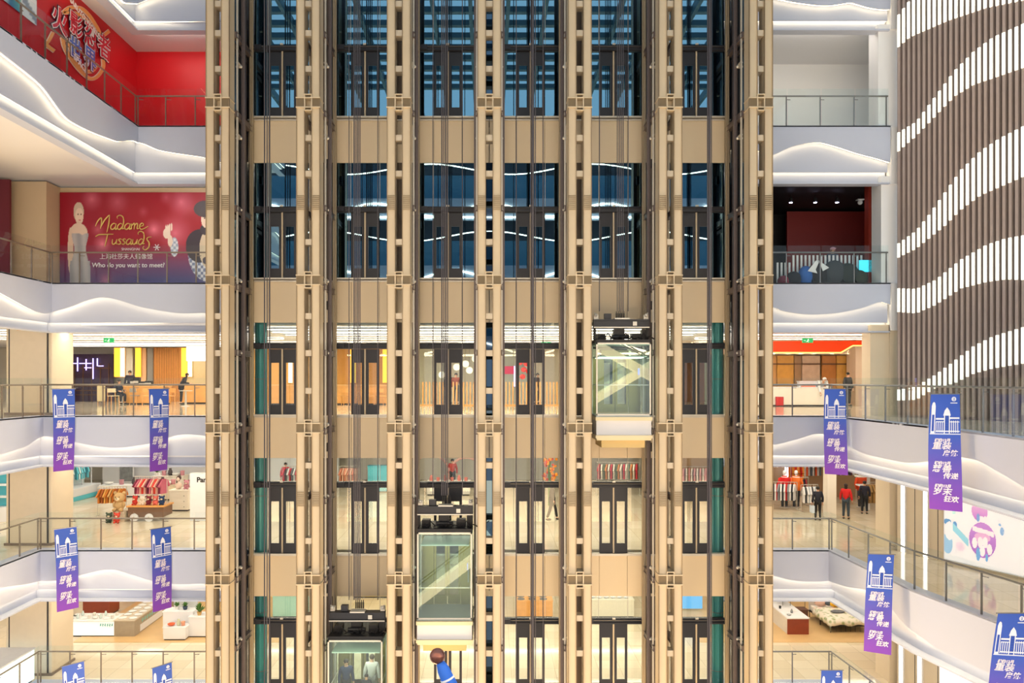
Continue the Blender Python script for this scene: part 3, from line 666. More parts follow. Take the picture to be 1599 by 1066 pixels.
# ---------------------------------------------------------------- people
def person(label, loc, rz, pose='stand', top='#22242c', legs='#2a2d38', hair='#1c1614', long=False, arms=None, h=1.66, lean=0.0, cap=None, bag=None):
    k = h/1.66; t = thing('person', label, 'person', loc, rz)
    hip, kn, an = .90, .49, .08
    if pose == 'sit': base = .46
    J = {}
    def V3(x, y, z): return Vector((x, y, z))*k
    pz = .92 if pose != 'sit' else .52
    def up(x, y, z):        # upper body coordinates, bent forward (toward -y) by lean radians about the pelvis
        q = z-.92; return Vector((x, (y-q*math.sin(lean)), pz+q*math.cos(lean)+y*0))*k
    sp = [up(0,0,.92), up(0,.01,1.1), up(0,.01,1.3), up(0,0,1.42), up(0,-.01,1.48), up(0,-.02,1.56), up(0,-.02,1.63)]
    rs = [.125, .11, .13, .07, .05, .085, .07]
    A = []
    for s in (-1, 1):
        if arms == 'front': pts = [up(s*.17,0,1.37), up(s*.22,-.08,1.12), up(s*.15,-.32,1.08)]
        elif arms == 'down': pts = [up(s*.17,0,1.37), up(s*.2,-.02,1.37)+Vector((0,-.04,-.28))*k, up(s*.18,-.02,1.37)+Vector((0,-.12,-.52))*k]
        else: pts = [up(s*.17,0,1.37), up(s*.23,.02,1.11), up(s*.25,-.06,.87)]
        A.append(pts)
    Lg = []
    for s in (-1, 1):
        if pose == 'sit': pts = [V3(s*.09,0,pz-.02), V3(s*.11,-.42,.50), V3(s*.11,-.40,.09)]
        elif pose == 'walk': pts = [V3(s*.085,0,.9), V3(s*.09,-.12*s-.04,.5), V3(s*.09,.22*s*-1+.0,.09)]
        else: pts = [V3(s*.09,0,.9), V3(s*.10,-.01,.49), V3(s*.11,.02,.08)]
        Lg.append(pts)
    def skin(name, chains, m, par):
        vs = []; es = []; rr = []; idx = {}
        def vid(p, r):
            key = tuple(round(c, 4) for c in p)
            if key not in idx: idx[key] = len(vs); vs.append(p); rr.append(r)
            return idx[key]
        for ch in chains:
            ids = [vid(p, r) for p, r in ch]
            es += [(a, b) for a, b in zip(ids, ids[1:])]
        me = bpy.data.meshes.new(name); me.from_pydata(vs, es, []); me.materials.append(m)
        o = bpy.data.objects.new(name, me); COL.objects.link(o)
        md = o.modifiers.new('skin', 'SKIN'); o.modifiers.new('sub', 'SUBSURF').levels = 1; o.modifiers['sub'].render_levels = 1
        for i, sv in enumerate(me.skin_vertices[0].data): sv.radius = (rr[i]*k, rr[i]*k); sv.use_root = (i == 0)
        bpy.context.view_layer.update()
        nm = bpy.data.meshes.new_from_object(o.evaluated_get(bpy.context.evaluated_depsgraph_get()))
        bpy.data.objects.remove(o); nm.shade_smooth(); return nm
    # the body: trunk, head, arms, legs in one mesh, with five fingers on each hand
    ch = [list(zip(sp, [.11,.10,.115,.055,.048,.082,.068]))]
    for pts in A: ch.append([(sp[2], .115), (pts[0], .05), (pts[1], .04), (pts[2], .028), (pts[2]+(pts[2]-pts[1]).normalized()*.07*k, .034)])
    for pts in Lg: ch.append([(sp[0], .11), (pts[0], .08), (pts[1], .055), (pts[2], .038), (pts[2]+V3(0,-.12,-.035), .035)])
    me = skin('body', ch, SKIN, t)
    m = MB(); m.v = [tuple(v.co) for v in me.vertices]; m.f = [tuple(p.vertices) for p in me.polygons]
    for s, pts in zip((-1, 1), A):
        d = (pts[2]-pts[1]).normalized(); sd = d.cross(Vector((0,1,0))); sd = sd.normalized() if sd.length > .1 else Vector((1,0,0)); pb = pts[2]+d*.09*k
        for i, ln in enumerate((.07,.08,.075,.06)):
            o_ = sd*((i-1.5)*.018*k); c_ = d.cross(sd)*.02*k
            m.tube([pb+o_, pb+o_+d*ln*.5*k, pb+o_+d*ln*.9*k-c_], [.009*k,.0085*k,.006*k], 6)
        m.tube([pts[2]+d*.04*k-sd*.03*k*s, pts[2]+d*.08*k-sd*.05*k*s, pts[2]+d*.11*k-sd*.045*k*s], [.011*k,.01*k,.008*k], 6)
    hc = sp[5]; nrm = Vector((0,-1,0))
    m.tube([hc+Vector((0,-.078,.02))*k, hc+Vector((0,-.105,-.012))*k], [.008*k,.014*k], 6)
    for s in (-1, 1): m.ball(hc+Vector((s*.083, .005, 0))*k, (.012*k,.02*k,.03*k), 6, 5)
    m.build('body', SKIN, t, smooth=True)
    m = MB()
    for s in (-1, 1): m.ball(hc+Vector((s*.03,-.078,.022))*k, .009*k, 6, 5)
    m.build('eyes', SHOE, t); m = MB(); m.cb(hc+Vector((0,-.082,-.04))*k, (.04*k,.008*k,.009*k)); m.build('mouth', mat('lip', '#a05a50'), t)
    # clothes
    jm = cm(top, .75)
    ch = [list(zip([sp[0]+Vector((0,0,-.08*k)), sp[1], sp[2], sp[3]], [.155,.14,.155,.075]))]
    for pts in A: ch.append([(sp[2], .155), (pts[0], .078), (pts[1], .062), (pts[2]-(pts[2]-pts[1]).normalized()*.01*k, .05)])
    me = skin('jacket', ch, jm, t); me.materials.clear(); me.materials.append(jm); obj('jacket', me, t)
    lm = cm(legs, .75)
    ch = [[(sp[0], .14)]]; ch = []
    for pts in Lg: ch.append([(sp[0], .135), (pts[0], .1), (pts[1], .072), (pts[2]+Vector((0,0,.03*k)), .055)])
    me = skin('trousers', ch, lm, t); me.materials.clear(); me.materials.append(lm); obj('trousers', me, t)
    for pts in Lg:
        m = MB(); m.ball(pts[2]+V3(0,-.06,-.035), (.05*k,.13*k,.05*k), 10, 6); m.build('shoe', SHOE, t, smooth=True)
    m = MB(); m.ball(hc+Vector((0,.022,.03))*k, (.092*k,.095*k,.085*k), 12, 8)
    if long: m.ball(hc+Vector((0,.05,-.06))*k, (.08*k,.055*k,.12*k), 10, 7)
    m.build('hair', mat('hair_'+hair[1:], hair, .6), t, smooth=True)
    if cap: m = MB(); m.ball(hc+Vector((0,.005,.055))*k, (.1*k,.105*k,.07*k), 12, 8); m.box(hc.x-.06*k, hc.x+.06*k, hc.y-.17*k, hc.y-.08*k, hc.z+.045*k, hc.z+.06*k); m.build('cap', cm(cap), t)
    if bag:
        p_ = A[1][2]; bt = tag(MB().cb((0,0,-.2), (.12,.32,.3)).build('shopping_bag', cm(bag), None, Vector(loc)+Matrix.Rotation(rz,3,'Z')@(p_+Vector((0,0,-.08))), rz), 'pale blue shopping bag held by the person in the black coat', 'bag')
        m = MB(); m.tube([(0,-.08,-.06),(0,-.04,.05),(0,.04,.05),(0,.08,-.06)], .008, 6); m.build('handle', cm(bag), bt)
    return t
PI = math.pi
person('person in dark navy clothes seated at the left end of the cafe counter', fp(186, 631, ZC), .9, 'sit', '#23283a', '#20222c', arms='front')
person('person in a dark apron standing behind the cafe counter', (fp(247, 626, ZC)[0], 40.2, ZC), .2, top='#2b2a3c', legs='#222', hair='#16110f', h=1.75) if False else \
person('person in a dark waistcoat standing behind the cafe counter', (fp(247, 626, ZC)[0], 40.2, ZC), .2, top='#2b2a3c', legs='#222222', h=1.75)
person('person in black bending over the right end of the cafe counter', fp(283, 631, ZC), PI*.65, top='#241f22', legs='#1c1c22', lean=.45, arms='front', long=True)
person('cook in a white jacket bending over the cream counter under the red ceiling', (fp(1236, 630, ZC)[0], 35.75, ZC), .0, top='#eef0f4', legs='#9aa6b8', hair='#e8e8ec', lean=1.0, arms='down')
person('person in dark clothes far back at the right end of the lit wood wall', (at(1324, 600, 35.3)[0], 35.3, ZC), .3, top='#1f2430', legs='#1f2430', h=1.6)
person('person in a black coat carrying a pale shopping bag near the railing', fp(1277, 812, ZD), PI*.96, top='#1c2030', legs='#15161c', hair='#120f0e', h=1.42, bag='#c8d8e8')
person('person with long dark hair in a bright red jacket beside the pillar', fp(1321, 810, ZD), PI*.8, top='#d81e20', legs='#3c4a58', hair='#2a1512', long=True, h=1.5)
person('person in a dark blue jacket browsing the rack at the far right of the shop', fp(1350, 802, ZD), PI*.9, top='#232438', legs='#1c2028', h=1.45)
person('person in black walking across the beige floor seen through the third bay from right', fp(862, 812, ZD), PI/2, 'walk', top='#22202a', legs='#1c1c24', h=1.62)
person('person in a red top behind the crosshead of the middle lift car', (fp(707, 763, ZD)[0], 40, ZD), 0, top='#c8453a', legs='#2a2a30')
person('person in an orange jacket standing behind the leftmost lift door of the clothes level', fp(446, 770, ZD), .3, top='#c8283c', legs='#3a3a44', h=1.6)
cz = cars[1][0]
person('person in a blue coat standing at the left inside the lowest lift car', (BX[1]-.42, 24.0, cz), .35, top='#1f3358', legs='#20242e', h=1.55)
person('person in a pale grey coat leaning at the right inside the lowest lift car', (BX[1]+.38, 24.15, cz), PI, top='#d4d4d0', legs='#8a8a88', hair='#3a3020', h=1.62, lean=.15)
person('child with dark hair standing in front inside the lowest lift car', (BX[1]+.3, 23.62, cz), .0, top='#2c3040', legs='#20222c', h=1.22)
person('person in a pink cap standing behind the railing of the dark red room', (at(1300, 400, 28.0)[0], 28.0, LV['B']), 0, top='#4a5064', legs='#30343f', cap='#e8b8cc', h=1.62)

# ---------------------------------------------------------------- clad columns at the left corner
for z0, z1, nm in ((ZC, 1.87, 'cafe'), (ZD, -2.75, 'toy cart'), (ZE, -7.42, 'lowest')):
    t = thing('clad_column', 'broad beige clad column at the left corner of the %s level' % nm, 'column', (-16.5, 27.3, z0)); H = z1-z0
    MB().box(-.82, .82, -.7, .7, 0, H).build('shaft', BEIGE, t, bevel=.03)
    MB().box(-.66, .66, -.74, -.7, .05, H-.05).build('front_panel', mat('stone_panel', '#d6c8b2', .3, noise=.05), t)
    for s in (-1, 1): MB().box(s*.69-.015, s*.69+.015, -.735, -.7, .05, H-.05).build('dark_joint', CHAR, t)
    m = MB(); m.box(-.86, .86, -.76, .74, 0, .09); m.build('base_ring', RAILM, t)
    MB().box(-.4, .4, -.75, -.7, H-.12, H-.03).build('top_plate', WOOD, t)

# ---------------------------------------------------------------- left wall sign and art (top left)
def side(u, v): d = 13.28*F/(CX-u); return (d, (CY-v)*d/F)             # y, z on the red side wall
def side_poly(px, x0=-13.28, dx=.02):
    m = MB(); pts = [side(*p) for p in px]; m.prism(pts, x0, x0+dx, 'x'); return m
sg = thing('wall_sign', 'cartoon style red and blue lettering over an orange swirl on the red wall', 'sign', (-13.28, 23.6, 10.8))
def add_side(mb, name, m, par=sg): rel(mb, par); return mb.build(name, m, par)
def curve_px(pts, n=6):
    o = []
    for i in range(len(pts)-1):
        p0 = pts[max(i-1,0)]; p1, p2 = pts[i], pts[i+1]; p3 = pts[min(i+2, len(pts)-1)]
        for k in range(n):
            t = k/n; o.append(tuple(.5*((2*p1[j])+(-p0[j]+p2[j])*t+(2*p0[j]-5*p1[j]+4*p2[j]-p3[j])*t*t+(-p0[j]+3*p1[j]-3*p2[j]+p3[j])*t**3) for j in range(2)))
    return o+[pts[-1]]
ORG = mat('sign_orange', '#ffab62', .5); CRM = mat('sign_cream', '#fbe3cf', .5)
SW = [[(97,20),(108,12),(125,13),(138,24),(150,42),(158,55),(170,48)], [(97,20),(112,20),(128,26),(140,38)],
      [(82,50),(76,62),(72,70),(84,80)], [(96,58),(100,75),(110,92),(122,108),(138,122),(150,120),(160,106),(160,92)], [(104,60),(112,84),(124,104),(140,112),(152,100)]]
for w_, dx, mm, nm in ((6.0, .02, CRM, 'swirl_outline'), (4.2, .04, ORG, 'swirl')):
    m = MB()
    for c in SW:
        pts = curve_px(c, 10); n = len(pts); m = MB(); vs = []; hw_ = w_/2
        if nm == 'swirl': pts = pts[1:-1]; n = len(pts)
        for k, p in enumerate(pts):
            a, b = pts[max(k-1, 0)], pts[min(k+1, n-1)]; dx_, dy_ = b[0]-a[0], b[1]-a[1]; l_ = max(1e-6, (dx_*dx_+dy_*dy_)**.5)
            for sg_ in (-1, 1):
                q = side(p[0]-dy_/l_*hw_*sg_, p[1]+dx_/l_*hw_*sg_)
                vs += [(-13.28, q[0], q[1]), (-13.28+dx, q[0], q[1])]
        fs = []
        for k in range(n-1):
            a = k*4; b = a+4; fs += [(a+1, b+1, b+3, a+3), (a, a+2, b+2, b), (a, b, b+1, a+1), (a+2, a+3, b+3, b+2)]
        fs += [(0,1,3,2), (n*4-4, n*4-2, n*4-1, n*4-3)]
        m.add(vs, fs)
        add_side(m, nm, mm)
SDK = mat('sign_dark', '#2c2340', .5); SWH = mat('sign_white', '#fff2f4', .5); SRD = mat('sign_red', '#d81838', .45); SBL = mat('sign_blue', '#3f6fd0', .45)
for chh, u, v, hpx, mm in (('火', 90, 34, 36, SRD), ('影', 116, 42, 32, SRD), ('忍', 139, 60, 34, SRD), ('者', 160, 76, 34, SRD), ('世', 115, 79, 31, SBL), ('界', 138, 94, 31, SBL)):
    y_, z_ = side(u, v); size = hpx*y_/F*1.15
    for off, dx, m_ in ((.060, .045, SDK), (.034, .058, SWH), (.006, .07, mm)):
        me = text_mesh(chh, size, m_, .006, off)
        obj('character_%s' % {'火':'fire','影':'shadow','忍':'endure','者':'one','世':'world','界':'realm'}[chh] if m_ is mm else 'outline', me, sg, tuple(Vector((-13.28+dx, y_, z_))-sg.location), (PI/2, 0, PI/2))
for body, u, v, sz in (('NARUTO WORLD', 128, 29, .24), ('SPACE', 121, 100, .28)):
    y_, z_ = side(u, v)
    obj('small_lettering', text_mesh(body, sz, SWH, .006, .006), sg, tuple(Vector((-13.18, y_, z_))-sg.location), Matrix.Rotation(PI/2,3,'Z').__matmul__(Matrix.Rotation(PI/2,3,'X')).__matmul__(Matrix.Rotation(-.22,3,'Z')).to_euler())
def artfn(u, v):
    if u > .72: return (.86,.88,.92) if (int(v*9+u*6) % 3) else (.25,.3,.4)
    a = .5+.5*math.sin(u*9+v*7); b = .5+.5*math.sin(u*14-v*5+2)
    return mixc(mixc((.05,.22,.42), (.12,.5,.45), a), (.75,.85,.85), max(0, b-.65)*2)
o = paint('wall_art', (-13.26, 19.2, 10.35), (0, 2.55, 0), (0, 0, 2.3), 40, 36, artfn, mat('print_art', attr='print', rough=.5)); tag(o, 'teal and white printed panel at the top left end of the red wall', 'poster')

# ---------------------------------------------------------------- big red poster
P0 = at(93, 437, 28.2); PW = at(330, 437, 28.2)[0]-P0[0]; zt_ = at(93, 300, 28.2)[2]; PH = zt_-3.4
BOK = [(.21,.93,.09,.5),(.38,.9,.1,.35),(.25,.62,.06,.4),(.28,.47,.08,.8),(.62,.62,.08,.8),(.8,.9,.12,.6),(.76,.58,.16,.6),(.3,.1,.07,.4),(.7,.95,.06,.3),(.55,.8,.05,.2)]
def inel(u, v, cx, cy, rx, ry): return ((u-cx)/rx)**2+((v-cy)/ry)**2 < 1
def posterfn(u, v):
    c = mixc((.06,.05,.22), (.33,.004,.02), (v-.1)/.38); c = mixc(c, (.25,.0,.03), max(0, .4-abs(u-.15))*.8)
    for a, b, r, s in BOK:
        d = ((u-a)**2+((v-b)*.58)**2)**.5; c = mixc(c, (.95,.25,.38), max(0, 1-d/r)**2*s)
    # woman in a pale gown
    cx = .128
    if inel(u, v, cx-.004, .80, .034, .10): c = (.62,.50,.40)
    if inel(u, v, cx, .755, .027, .085): c = (.80,.62,.52)
    if .63 < v < .70 and abs(u-cx) < .014: c = (.72,.54,.45)
    if inel(u, v, cx-.005, .575, .06, .11): c = (.76,.58,.48)
    if inel(u, v, cx-.058, .40, .018, .24): c = (.74,.56,.46)
    wd = .058-.02*math.exp(-((v-.42)/.1)**2)+.01*(v < .3)
    if v < .58-.9*max(0, .02-abs(u-cx-.02)) and abs(u-cx-.005) < wd: c = mixc((.50,.47,.50), (.34,.33,.38), .5+.5*math.sin(u*95+v*4))
    if inel(u, v, cx-.008, .775, .006, .008) or inel(u, v, cx+.012, .775, .006, .008): c = (.2,.12,.1)
    if inel(u, v, cx+.003, .715, .009, .006): c = (.6,.2,.2)
    # person in a black hat, checked shirt, raised hand
    if inel(u, v, .985, .38, .14, .30) and v < .5:
        c = (.78,.80,.90) if (int(u*55)+int(v*32)) % 2 else (.20,.24,.42)
    if inel(u, v, .92, .45, .09, .17): c = (.04,.03,.05)
    if inel(u, v, .975, .42, .055, .19): c = (.72,.60,.46)
    if inel(u, v, .99, .30, .05, .05): c = (.06,.05,.08)
    if inel(u, v, .965, .62, .04, .06): c = (.05,.04,.06)
    if inel(u, v, .965, .72, .033, .085): c = (.86,.68,.58)
    if inel(u, v, .955, .735, .006, .009) or inel(u, v, .978, .735, .006, .009): c = (.12,.07,.06)
    if inel(u, v, .967, .672, .010, .006): c = (.6,.25,.25)
    if inel(u, v, .955, .83, .072, .085): c = (.05,.035,.045)
    if inel(u, v, .755, .44, .026, .10) and v > .33: c = (.75,.78,.88) if (int(u*60)+int(v*36)) % 2 else (.35,.42,.60)
    if inel(u, v, .705, .58, .024, .055): c = (.88,.74,.66)
    for q in range(4):
        if inel(u, v, .700+.012*q, .625+.006*q, .006, .04): c = (.90,.76,.68)
    if inel(u, v, .728, .50, .016, .06): c = (.86,.72,.64)
    return c
pt_ = thing('wall_poster', 'wide red printed poster with gold script lettering and two figures', 'poster', (P0[0], 28.2, 3.4))
paint('printed_sheet', (0, .02, 0), (PW, 0, 0), (0, 0, PH), 300, 170, posterfn, mat('print_poster', attr='print', rough=.35), pt_)
MB().box(0, PW, .03, .08, 0, PH).build('backing_board', CHAR, pt_)
GOLD = mat('gold_letter', '#d9bf72', .4, .2); PWH = mat('poster_white', '#eee8f2', .5)
def ptxt(body, u, v, size, m_, name, sh=0, off=0): q = at(u, v, 28.2); obj(name, text_mesh(body, size, m_, .004, off, sh), pt_, (q[0]-P0[0], -.0, q[2]-3.4), (PI/2, 0, 0))
GLY = {'a': (1.15, [[(.9,.85),(.5,1),(.1,.6),(.15,.1),(.5,0),(.85,.4),(.95,.95)],[(.95,.95),(.88,.2),(1.0,0),(1.2,.25)]]),
 'd': (1.2, [[(.85,.8),(.5,1),(.1,.6),(.15,.1),(.5,0),(.9,.5),(1.0,1.3),(.75,2.1),(.2,2.35),(-.2,2.1),(-.1,1.8)],[(.9,.5),(.9,.1),(1.2,.2)]]),
 'm': (1.35, [[(0,.95),(.12,0)],[(.1,.6),(.4,1),(.55,.8),(.55,0)],[(.55,.6),(.85,1),(1.05,.8),(1.05,.1),(1.3,.2)]]),
 'e': (1.3, [[(.1,.5),(.6,.6),(.65,.9),(.4,1.02),(.1,.75),(.1,.3),(.35,.0),(.8,.1),(1.5,.5)]]),
 'u': (1.05, [[(.05,.95),(.08,.25),(.35,0),(.7,.35),(.85,.95)],[(.85,.95),(.8,.2),(1.0,.05)]]),
 's': (.75, [[(.65,.85),(.4,1),(.15,.8),(.5,.45),(.52,.12),(.25,0),(0,.12)]]),
 'M': (1.75, [[(-.9,.5),(-.6,1.4),(-.1,1.9),(.05,1.2),(.0,.1)],[(.0,.3),(.5,1.5),(1.2,2.4)],[(1.25,2.4),(1.3,1.0),(1.15,-.5)]]),
 'T': (1.7, [[(-1.4,1.4),(-.8,1.75),(.3,1.8),(1.8,1.85)],[(.75,1.85),(.65,.8),(.5,-.4)]]),
 'S': (1.2, [[(1.1,1.35),(.5,1.25),(.35,.9),(.8,.3),(.85,-.5),(.3,-1.0),(-.2,-.7),(-.05,-.3)]])}
def script(word, u, v, xh, wd):
    x_ = u
    for ch_ in word:
        adv, sts = GLY[ch_]; m = MB()
        for st_ in sts:
            pts = curve_px(st_, 4) if len(st_) > 2 else st_
            P_ = [at(x_+(a+.12*b)*xh, v-b*xh, 28.2) for a, b in pts]; P_ = [(a-P0[0], -.012, c-3.4) for a, b, c in P_]; n = len(P_)
            m.tube(P_, [wd*(.55+.6*math.sin(PI*(k+.5)/n)) for k in range(n)], 6)
        m.build('script_letter', GOLD, pt_); x_ += adv*xh*(1.0 if ch_ != 'M' else .92)
script('Madame', 157, 358, 9.3, .022); script('TussaudS', 160, 381.5, 8.6, .022)
ptxt('SHANGHAI', 204, 389, .14, PWH, 'lettering'); ptxt('上海杜莎夫人蜡像馆', 197, 401, .225, PWH, 'lettering'); ptxt('Who do you want to meet?', 200, 414, .245, PWH, 'lettering', .1, .004)
m = MB()
for i in range(6):
    a = i*PI/3; q = at(245, 386, 28.2); m.bar((q[0]-P0[0], 0, q[2]-3.4), (q[0]-P0[0]+.13*math.cos(a), 0, q[2]-3.4+.13*math.sin(a)), .01, .03)
m.build('star_mark', PWH, pt_)
# dark red strip at far left of the poster level
MB().box(*[at(0,0,27)[0]-1.5, at(15,0,27)[0]], 27.0, 27.1, 3.4, at(0,280,27)[2]).build('wall_hanging', cm('#6a1424')); tag(COL.objects[-1] if False else bpy.data.objects['wall_hanging'], 'dark red panel at the far left edge of the poster level', 'poster')

# ---------------------------------------------------------------- banners
BTW, BTH = .345, 2.80
BWHT = mat('banner_white', '#e8ecfa', .6); BTXT = mat('banner_letter', '#e9e2ee', .6); BCL = mat('banner_cloth', attr='print', rough=.65)
def banner(u, v, d, yaw0, yaw1, lean, label):
    x0, y0, z0 = at(u, v, d); t = thing('hanging_banner', label, 'banner', (x0, y0, z0), group=None)
    def wp(p):
        k = -p[1]/BTH; a = math.radians(yaw0+(yaw1-yaw0)*k); n = p[2]
        return (p[0]*math.cos(a)-n*-math.sin(a)+lean*k, p[0]*math.sin(a)-n*math.cos(a)+.03*math.sin(k*4), p[1])
    def add(mb, name, m, smooth=False):
        mb.v = [wp(p) for p in mb.v]; return mb.build(name, m, t)
    vs = []; nx, ny = 6, 40
    me = bpy.data.meshes.new('cloth')
    for j in range(ny+1):
        for i in range(nx+1): vs.append(wp((BTW*(2*i/nx-1), -BTH*j/ny, 0)))
    me.from_pydata(vs, [], [(j*(nx+1)+i, j*(nx+1)+i+1, (j+1)*(nx+1)+i+1, (j+1)*(nx+1)+i) for j in range(ny) for i in range(nx)])
    ca = me.color_attributes.new('print', 'FLOAT_COLOR', 'POINT')
    for q in range(len(vs)):
        j = q//(nx+1)/ny; ca.data[q].color = (*mixc((.035,.10,.52), (.20,.045,.46), (j-.35)/.6), 1)
    me.materials.append(BCL); c = obj('cloth', me, t); md = c.modifiers.new('thick', 'SOLIDIFY'); md.thickness = .006; md.offset = -1
    m = MB(); m.tube([(-BTW-.04, .01, 0), (BTW+.04, .01, 0)], .014, 8); m.v = [wp((p[0], p[2], p[1])) for p in m.v] if False else [wp((p[0], .0+p[2], p[1]-.01)) for p in m.v]; m.build('rod', RAILS, t)
    m = MB(); e_ = .012
    def q4(a, b, c_, d_): m.box(a, b, c_, d_, e_, e_+.004)
    q4(-.32, .34, -.975, -.955)                                            # ground line
    q4(-.31, -.22, -.95, -.28); m.add([], [])
    for i in range(5): q4(-.20+i*.045, -.185+i*.045, -.93, -.66)
    for i in range(4): q4(.14+i*.045, .155+i*.045, -.93, -.64)
    q4(-.02, .00, -.95, -.50); q4(.09, .11, -.95, -.50); q4(-.2, .0, -.62, -.58); q4(.1, .32, -.60, -.56); q4(-.2, .0, -.68, -.66); q4(.1, .32, -.68, -.66); q4(-.2, .32, -.91, -.885)
    m.v = [(a, b, c_) for a, b, c_ in m.v]
    m.prism([(-.04,-.52),(.13,-.52),(.10,-.40),(.045,-.32),(-.01,-.40)], e_, e_+.004)
    m.prism([(-.31,-.30),(-.22,-.30),(-.235,-.22),(-.265,-.19),(-.295,-.22)], e_, e_+.004)
    add(m, 'building_picture', BWHT)
    m = MB()
    for i in range(6): m.box(.02+i*.0, .08, -.56-i*.06, -.54-i*.06, e_+.001, e_+.006)
    m.box(-.29, -.24, -.9, -.5, e_+.005, e_+.008); add(m, 'building_shading', mat('banner_blue', '#2a4fb4', .6))
    m = MB(); m.tube([(.2, -.12, e_), (.2, -.12, e_+.004)], .055, 16); m.box(.12, .28, -.225, -.205, e_, e_+.004); add(m, 'emblem', BWHT)
    m = MB(); m.box(.185, .193, -.15, -.085, e_+.004, e_+.007); m.box(.207, .215, -.15, -.085, e_+.004, e_+.007); m.box(.185, .215, -.158, -.15, e_+.004, e_+.007); add(m, 'emblem_mark', MATS['banner_blue'])
    for i, (a, b) in enumerate((('重装', '启航'), ('慈善', '传递'), ('岁末', '狂欢'))):
        yb = -1.24-i*.55
        for body, xx, yy, sz in (('相约12月', -.05, yb+.12, .085), (a, -.07, yb-.02, .20), (b, .11, yb-.19, .155)):
            src = text_mesh(body, sz, BTXT, .0, .004, .18); me2 = src.copy()
            for v_ in me2.vertices: v_.co = wp((v_.co.x+xx, v_.co.y+yy, e_+.002))
            obj('lettering', me2, t)
    return t
RL = 'blue and purple hanging banner, '
BN = [banner(99, 607, 25.45, 44, 58, .02, RL+'left one below the cafe railing on the left'),
 banner(248, 607, 25.45, 50, 62, .0, RL+'right one below the cafe railing on the left'),
 banner(102, 824, 25.45, 44, 50, .10, RL+'left one below the toy cart level railing'),
 banner(251, 824, 25.45, 48, 56, .06, RL+'right one below the toy cart level railing'),
 banner(114, 1036, 25.45, 46, 52, .08, RL+'left one cut off by the bottom edge, left side'),
 banner(253, 1038, 25.45, 52, 56, .05, RL+'second from the left cut off by the bottom edge'),
 banner(1304, 607, 24.3, 0, -30, .03, RL+'right of the lift tower, below the cafe level railing'),
 banner(1476, 615, 17.9, 0, -42, .0, RL+'large one in front of the slatted wall railing'),
 banner(1376, 865, 21.1, -8, -28, -.12, RL+'leaning one below the second right railing'),
 banner(1582, 957, 17.0, 0, -28, -.25, RL+'at the lower right corner of the view'),
 banner(1299, 1046, 24.3, 0, -10, 0, RL+'cut off at the bottom on the right gallery')]

# ---------------------------------------------------------------- billboard, light strips and screens on the oblique wall
def wt(u): r = (u-CX)/F; return (r*W0.y-W0.x)/(WD.x-r*WD.y)
LS = mat('wall_light_strip', '#ffffff', .5, emit=3.0, ecol='#fffaf0')
for lv, us, zb_, zt2 in (('D', (1407, 1442), ZD+.02, -2.8), ('E', (1404, 1433), ZE+.02, -7.5)):
    for i, u in enumerate(us):
        a = wt(u); b = MB(); wbox(b, a-.07, a+.07, -.15, -.10, zb_, zt2)
        q = wpt(a, -.15, zb_); t = thing('wall_light', '%s glowing vertical light strip on the right wall of the %s level' % (('left', 'right')[i], {'D': 'billboard', 'E': 'lowest'}[lv]), 'wall light', q)
        rel(b, t).build('diffuser', LS, t); b = MB(); wbox(b, a-.09, a-.07, -.15, -.09, zb_, zt2); wbox(b, a+.07, a+.09, -.15, -.09, zb_, zt2); rel(b, t).build('frame', WHITE, t)
    for u in (1388, 1424, 1460):
        a = wt(u)
        if a > 0: b = MB(); wbox(b, a-.01, a+.01, -.15, -.145, zb_, zt2); struct(b.build('trim_%d' % (40+int(u) % 17), CHAR))
def billfn(u, v):
    c = (.95,.95,.97)
    u = u*1.9                 # squeeze so that the picture part lies at the near left
    def el(cx, cy, rx, ry): return ((u-cx)/rx)**2+((v-cy)/ry)**2 < 1
    if el(.52,.82,.115,.15): c = mixc((.50,.12,.62), (.85,.50,.80), (v-.6)*3)
    if el(.54,.70,.05,.05) or el(.60,.70,.03,.06): c = (.96,.93,.95)
    if el(.50,.72,.025,.06) : c = (.25,.40,.75)
    if el(.56,.40,.19,.26): c = mixc((.42,.16,.62), (.62,.30,.74), v*1.5)
    if .42 < u < .72 and abs(v-.54+.15*(u-.5)) < .035: c = (.97,.90,.93)
    if el(.56,.44,.11,.07): c = (.85,.50,.76)
    for cx, cy in ((.45,.34),(.53,.36),(.60,.37),(.66,.28),(.56,.24)):
        if el(cx, cy, .035,.08): c = (.95,.95,.97)
    if el(.50,.18,.03,.10) or el(.62,.15,.02,.06): c = (.20,.45,.80)
    if el(.05,.58,.06,.05) or el(.16,.55,.035,.06): c = (.15,.35,.65)
    if el(.05,.25,.08,.16): c = (.35,.60,.85)
    if el(.08,.45,.07,.14): c = (.92,.94,.97)
    if abs(v-.46+.9*(u-.2)) < .06 and .13 < u < .36: c = (.35,.72,.88)
    if el(.24,.24,.07,.07): c = (.90,.72,.86)
    if .12 < u < .17 and .72 < v < .98: c = (.40,.85,.75) if int(v*30) % 2 else (.6,.92,.86)
    if .02 < u < .05 and .75 < v < .97: c = (.70,.55,.85)
    if el(.83,.58,.03,.06) or el(.80,.67,.02,.02): c = (.30,.50,.80)
    if abs(((u-.79)/.06)**2+((v-.6)/.13)**2-1) < .12 and math.sin(math.atan2(v-.6,u-.79)*9) > 0: c = (.7,.75,.85)
    return c
a, b = wt(1472), wt(1900) if False else wt(1700)
bb = thing('billboard', 'large glowing white billboard with purple ovals and blue figures', 'billboard', wpt(a, -.13, ZD+.12))
p0 = Vector(wpt(a, -.08, ZD+.12)); p1 = Vector(wpt(b, -.08, ZD+.12))
paint('screen', p0-bb.location, p1-p0, (0,0,2.1), 260, 90, billfn, mat('billboard_print', attr='print', rough=.4, emit=.38), bb)
